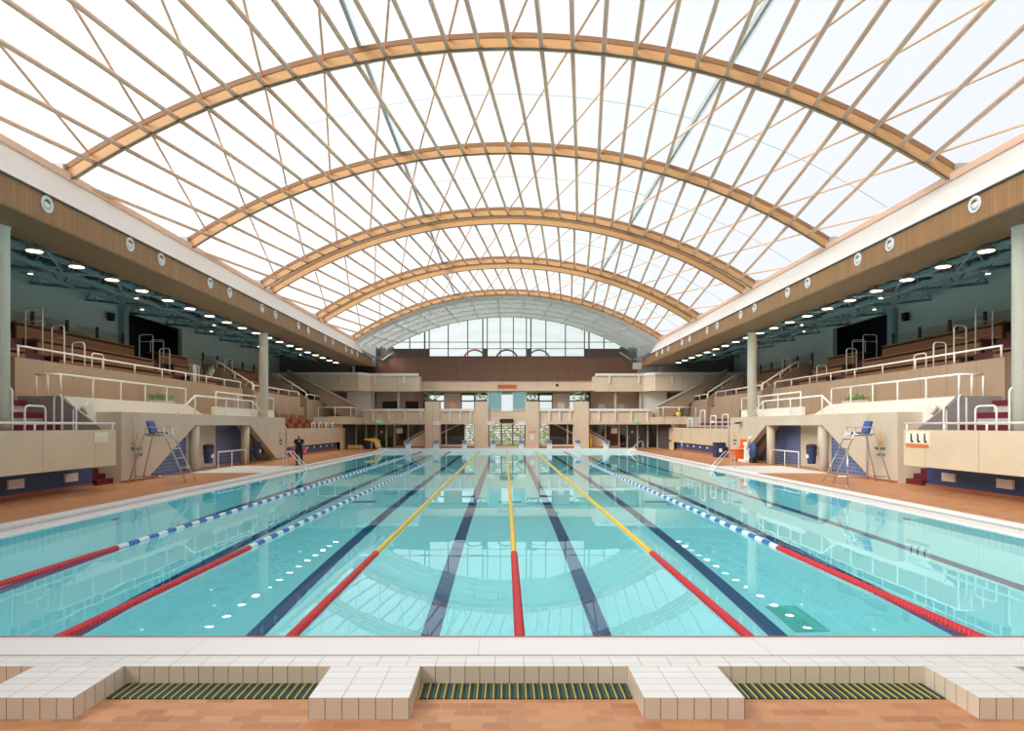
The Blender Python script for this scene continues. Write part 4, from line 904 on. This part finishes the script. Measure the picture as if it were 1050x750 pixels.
# pool ladders
def ladder(s, y, lab):
    t = thing('pool_ladder', lab, 'pool ladder', (s*11.0, y, ZD))
    for d in (-.27, .27):
        pts = [(s*11.55, y+d, ZD)]+[(s*(11.55-.12*(1-math.cos(a))), y+d, .88+.12*math.sin(a)) for a in (0, .5, 1.0, 1.5)]+[(s*11.2, y+d, .95), (s*10.50, y+d, .16), (s*10.40, y+d, .0), (s*10.38, y+d, -1.2)]
        MB().tube(pts, .026, 8).build('side_rail', M['steel'], t)
    for k_ in range(3): MB().box(s*10.33, s*10.43, y-.27, y+.27, -.32-.3*k_, -.28-.3*k_).build('step', M['steel'], t)
ladder(-1, 33.2, 'steel pool ladder at the left pool edge near the walking person'); ladder(1, 33.0, 'steel pool ladder at the right pool edge near the orange box')
ladder(-1, 54.6, 'steel pool ladder at the far left pool corner'); ladder(1, 54.6, 'steel pool ladder at the far right pool corner')
# lifeguard chairs
for s, nm in SD:
    yc = 24.75
    t = thing('lifeguard_chair', 'tall steel lifeguard chair with blue seat by the %s pier wall' % nm, 'chair', (s*13.4, yc, ZD))
    for d in (-.3, .3):
        MB().tube([(s*12.28, yc+d*1.25, ZD), (s*13.15, yc+d, 2.02), (s*13.18, yc+d, 2.28)], .028, 8).build('ladder_stile', M['steel'], t)
        MB().tube([(s*14.42, yc+d*1.6, ZD), (s*13.9, yc+d, 2.02), (s*13.85, yc+d, 2.26), (s*13.18, yc+d, 2.26)], .026, 8).build('rear_leg', M['grey_steel'], t)
        MB().tube([(s*13.15, yc+d, 2.0), (s*13.9, yc+d, 2.0)], .022, 8).build('platform_bar', M['steel'], t)
    for k_ in range(5):
        f = (k_+.6)/5.2; x = 12.28+.87*f; MB().box(s*x-.05, s*x+.05, yc-.36, yc+.36, ZD+1.88*f-.018, ZD+1.88*f+.018).build('rung', M['steel'], t)
    MB().tube([(s*14.3, yc-.46, .35), (s*14.3, yc+.46, .35)], .016, 6).build('cross_brace', M['steel'], t)
    MB().tube([(s*12.45, yc-.36, .40), (s*14.33, yc-.45, .40)], .016, 6).build('cross_brace', M['steel'], t)
    MB().box(s*13.2, s*13.85, yc-.28, yc+.28, 1.92, 1.97).build('platform', M['grey_steel'], t)
    MB().prism([(s*13.3, 2.0), (s*13.3, 2.08), (s*13.68, 2.06), (s*13.82, 2.5), (s*13.9, 2.48), (s*13.76, 2.0)], 1, yc-.23, yc+.23).build('seat', M['seat_blue'], t)
# bins on the columns
def bin_(x, y, lab):
    t = thing('waste_bin', lab, 'bin', (x, y, .55)); b = MB(); b.lathe((x, y, .5), [(.17, 0), (.19, .05), (.25, .74), (.26, .78)], 18); b.build('body', M['navy'], t)
    b = MB(); b.lathe((x, y, .5), [(.26, .78), (.23, .90), (.10, .95)], 18); b.build('lid', M['black'], t)
    s_ = 1 if x > 0 else -1
    MB().box(x-.06, x-s_*.22, y-.10, y+.10, .78, .95).build('label_plate', M['sign_white'], t); MB().box(x, x+s_*.27, y-.05, y+.05, .9, 1.0).build('bracket', M['grey_steel'], t)
bin_(-14.45, 30.9, 'navy waste bin on the nearer left pier column'); bin_(-14.45, 36.9, 'navy waste bin on the farther left pier column'); bin_(14.45, 30.6, 'navy waste bin on the nearer right pier column')
t = thing('waste_bin', 'dark blue square bin before the far right stand wall', 'bin', (14.6, 44.4, ZD)); MB().box(14.3, 14.9, 44.0, 44.7, ZD, 1.05).build('body', M['navy'], t); MB().box(14.28, 14.92, 43.98, 44.72, 1.05, 1.15).build('lid', M['black'], t); MB().box(14.5, 14.7, 43.985, 44.0, .5, .75).build('label_plate', M['sign_white'], t)
# posts at the pool edge
def pole(x, y, h, lab):
    t = thing('flag_post', lab, 'post', (x, y, ZD)); MB().tube([(x, y, ZD), (x, y, ZD+h)], .026, 8).build('tube', M['steel'], t); MB().lathe((x, y, ZD), [(.07, 0), (.06, .03)], 12).build('base_plate', M['steel'], t)
pole(11.95, 22.7, 1.35, 'short steel post at the right pool edge before the lifeguard chair'); pole(11.7, 43.2, 1.5, 'thin steel post at the right pool edge near the far stand')
# right: pool lift, orange box, blue cover
t = thing('pool_lift', 'white pool hoist with orange seat under the right pier slope', 'pool lift', (14.35, 38.6, ZD))
MB().box(14.05, 14.7, 38.1, 39.2, ZD, ZD+.14).build('base', M['white_float'], t)
MB().prism([(38.35, .28), (38.75, .28), (38.72, 1.1), (39.1, 1.35), (39.05, 1.42), (38.6, 1.2)], 0, 14.25, 14.45).build('mast', M['white_float'], t)
MB().tube([(14.35, 38.5, .9), (14.35, 38.25, 1.5), (14.35, 38.0, 1.62)], .07, 8).build('arm', M['white_float'], t)
MB().prism([(38.85, .95), (39.25, .95), (39.3, 1.05), (39.0, 1.05), (38.95, 1.5), (38.85, 1.5)], 0, 14.1, 14.55).build('seat', M['orange'], t)
t = thing('orange_crate', 'bright orange box on the deck under the right pier slope', 'box', (14.35, 40.2, ZD))
MB().box(13.99, 14.62, 39.5, 40.5, ZD+.08, .78).build('body', M['orange'], t); MB().box(13.96, 14.65, 39.47, 40.53, .78, .86).build('lid', M['orange'], t)
for yy_ in (39.6, 40.4): MB().lathe((14.1, yy_, ZD+.06), [(.06, -.03), (.06, .03)], 10, axis=0).build('wheel', M['black'], t)
t = thing('blue_float_bag', 'rounded blue bag leaning on the right pier column by the hoist', 'bag', (14.35, 37.5, ZD))
MB().blob((14.35, 37.55, .85), .24, .36, .52, 14, 9).build('body', M['blue_paint'], t); MB().box(14.2, 14.5, 37.3, 37.8, ZD, .4).build('stand', M['black'], t); MB().lathe((14.1, 37.55, .9), [(.08, 0), (.08, -.02)], 10, axis=0).build('badge', M['sign_white'], t)
t = thing('wall_camera', 'small dark camera bracket on the right pier wall above the hoist', 'camera', (14.68, 40.3, 2.55)); MB().box(14.4, 14.7, 40.25, 40.35, 2.5, 2.56).build('bracket', M['dark_frame'], t); MB().box(14.3, 14.55, 40.1, 40.5, 2.42, 2.54).build('body', M['dark_frame'], t)
# far left: yellow covered drum and bench
t = thing('covered_drum', 'black trolley with a bright yellow cover at the far left of the deck', 'trolley', (-12.6, 59.9, ZD))
MB().box(-13.2, -12.3, 59.5, 60.3, ZD, 1.0).build('body', M['black'], t); MB().prism([(-13.25, 1.08), (-12.4, 1.15), (-11.95, .95), (-11.85, .35), (-12.15, .22), (-12.3, .85), (-13.25, .98)], 1, 59.4, 60.4).build('cover', M['yellow_cloth'], t)
t = thing('low_bench', 'low wooden bench with yellow edge at the far left of the deck', 'bench', (-13.8, 59.0, ZD)); MB().box(-14.6, -13.3, 58.7, 59.3, .42, .50).build('seat', M['purlin'], t)
for x in (-14.5, -13.4): MB().box(x-.05, x+.05, 58.75, 59.25, ZD, .42).build('leg', M['purlin'], t)
MB().box(-14.5, -13.4, 58.68, 58.72, .25, .38).build('yellow_edge', M['yellow'], t)
t = thing('yellow_bag', 'yellow bag with black top on the landing at the far right', 'bag', (15.5, 58.0, 3.12)); MB().blob((15.5, 58.0, 3.36), .26, .2, .25, 12, 8).build('body', M['yellow_cloth'], t); MB().lathe((15.5, 58.0, 3.56), [(.14, 0), (.16, .05), (.08, .12)], 12).build('top', M['black'], t)
tag(MB().lathe((8.15, 62.3, ZD), [(.12, 0), (.17, .3), (.17, 1.0), (.08, 1.15)], 12).build('yellow_buoy', M['yellow_cloth']), 'tall yellow rescue float standing by the far right pier', 'float')
# wheeled rack left behind railing: towels hanging in the left stand
t = thing('hanging_towel', 'pale grey towel draped over a frame handrail in the upper left stand', 'towel', (-18.6, 38.0, 5.2)); MB().prism([(37.9, 4.7), (37.75, 5.85), (38.05, 5.95), (38.3, 5.8), (38.15, 4.65)], 0, -18.55, -18.75).build('cloth', M['light_grey'], t)
t = thing('folded_chair', 'grey folded chair leaning in the upper left stand near the towel', 'chair', (-19.0, 42.0, 5.2))
MB().tube([(-19.2, 41.0, 5.32), (-18.95, 41.3, 6.2)], .04, 6).tube([(-18.95, 40.7, 5.32), (-19.2, 41.3, 6.1)], .04, 6).build('frame', M['light_grey'], t); MB().prism([(40.8, 5.5), (41.3, 6.0), (41.4, 5.9), (40.9, 5.42)], 0, -19.25, -18.9).build('seat', M['light_grey'], t)

# ================================================================== PERSON walking on the left deck
def skin_mesh(name, verts, edges, radii, m_, parent, lvl=2):
    off = Vector(parent.location)
    me = bpy.data.meshes.new(name); me.from_pydata([Vector(v_)-off for v_ in verts], edges, []); o = bpy.data.objects.new(name, me); COL.objects.link(o); o.parent = parent
    md = o.modifiers.new('skin', 'SKIN'); md.use_smooth_shade = True
    for i, r_ in enumerate(radii):
        rr = r_ if isinstance(r_, tuple) else (r_, r_)
        me.skin_vertices[0].data[i].radius = rr
    me.skin_vertices[0].data[0].use_root = True
    sb = o.modifiers.new('sub', 'SUBSURF'); sb.levels = lvl; sb.render_levels = lvl
    me.materials.append(m_); return o
px, py = -11.5, 35.3
pt = thing('person', 'person in black shirt and dark trousers walking along the left poolside', 'person', (px, py, ZD))
h = lambda x, y, z_: (px+x, py+y, ZD+z_)
B = [h(0, 0, .90), h(0, 0, 1.05), h(0, -.01, 1.22), h(0, -.01, 1.38), h(0, 0, 1.46), h(0, -.02, 1.53), h(0, -.03, 1.60), h(0, -.02, 1.68),
     h(-.18, 0, 1.38), h(-.24, .02, 1.12), h(-.25, -.08, .88), h(.18, 0, 1.38), h(.25, 0, 1.12), h(.26, -.05, .88),
     h(-.09, 0, .84), h(-.10, -.10, .48), h(-.10, -.02, .09), h(-.10, -.16, .04), h(.09, 0, .84), h(.10, .05, .47), h(.10, .20, .12), h(.10, .08, .04)]
E = [(0,1),(1,2),(2,3),(3,4),(4,5),(5,6),(6,7),(3,8),(8,9),(9,10),(3,11),(11,12),(12,13),(0,14),(14,15),(15,16),(16,17),(0,18),(18,19),(19,20),(20,21)]
RD = [(.15,.11),(.145,.10),(.16,.11),(.15,.10),.055,.075,.09,.06,.065,.045,.032,.065,.045,.032,.09,.065,.045,.04,.09,.065,.045,.04]
skin_mesh('body', B, E, RD, M['skin'], pt)
skin_mesh('shirt', [h(0, 0, .80), h(0, 0, 1.02), h(0, -.01, 1.24), h(0, -.01, 1.40), h(-.19, 0, 1.385), h(-.235, .01, 1.2), h(.19, 0, 1.385), h(.235, 0, 1.2)], [(0,1),(1,2),(2,3),(3,4),(4,5),(3,6),(6,7)],
          [(.175,.13),(.165,.12),(.18,.13),(.15,.105),.085,.07,.085,.07], M['cloth_black'], pt)
skin_mesh('trousers', [h(0, 0, 1.06), h(0, 0, .90), h(-.09, 0, .80), h(-.10, -.10, .48), h(-.10, -.03, .12), h(.09, 0, .80), h(.10, .05, .47), h(.10, .19, .15)], [(0,1),(1,2),(2,3),(3,4),(1,5),(5,6),(6,7)],
          [(.16,.12),(.17,.13),.11,.085,.07,.11,.085,.07], M['cloth_black'], pt)
for sx, fy in ((-.10, -.06), (.10, .14)):
    MB().blob(h(sx, fy-.05, .05), .055, .14, .05, 10, 6).build('shoe', M['black'], pt)
MB().blob(h(0, -.02, 1.665), .098, .105, .06, 14, 8).build('cap', M['light_grey'], pt); MB().box(px-.07, px+.07, py-.2, py-.08, ZD+1.645, ZD+1.66).build('cap_brim', M['light_grey'], pt)
MB().blob(h(0, -.125, 1.58), .018, .025, .022, 8, 6).build('nose', M['skin'], pt)
for sx in (-.035, .035): MB().blob(h(sx, -.108, 1.605), .014, .01, .01, 8, 6).build('eye', M['black'], pt)
MB().box(px-.035, px+.035, py-.112, py-.10, ZD+1.535, ZD+1.545).build('mouth', M['pink'], pt)
MB().box(px+.02, px+.10, py-.142, py-.12, ZD+1.30, ZD+1.345).build('chest_emblem', M['sign_white'], pt)
for sx in (-.25, .26):      # hands: palm, four fingers and a thumb closed round what is held
    hb = Vector(h(sx, -.08 if sx < 0 else -.05, .83)); MB().blob(tuple(hb), .026, .042, .05, 10, 6).build('palm', M['skin'], pt); sg = 1 if sx < 0 else -1
    for k_ in range(4):
        q_ = hb+Vector((0, -.03+.02*k_, -.03)); l_ = (.9, 1.05, 1.0, .8)[k_]
        MB().tube([tuple(q_), tuple(q_+Vector((0, 0, -.035*l_))), tuple(q_+Vector((sg*.022, 0, -.055*l_))), tuple(q_+Vector((sg*.04, 0, -.04*l_)))], .009, 6).build('finger', M['skin'], pt)
    MB().tube([tuple(hb+Vector((sg*.015, -.035, .01))), tuple(hb+Vector((sg*.03, -.05, -.02))), tuple(hb+Vector((sg*.035, -.03, -.045)))], .010, 6).build('thumb', M['skin'], pt)
for sx, lab in ((-.335, 'pink swimming board held in the left-hand side hand of the person'), (.355, 'pink swimming board held in the right-hand side hand of the person')):
    o = MB().prism([(py-.24, ZD+.66), (py-.26, ZD+.9), (py-.15, ZD+1.0), (py+.02, ZD+1.0), (py+.12, ZD+.9), (py+.10, ZD+.66)], 0, px+sx-.03, px+sx+.03).build('kickboard', M['pink'])
    tag(o, lab, 'kickboard', 'pink boards carried by the person')
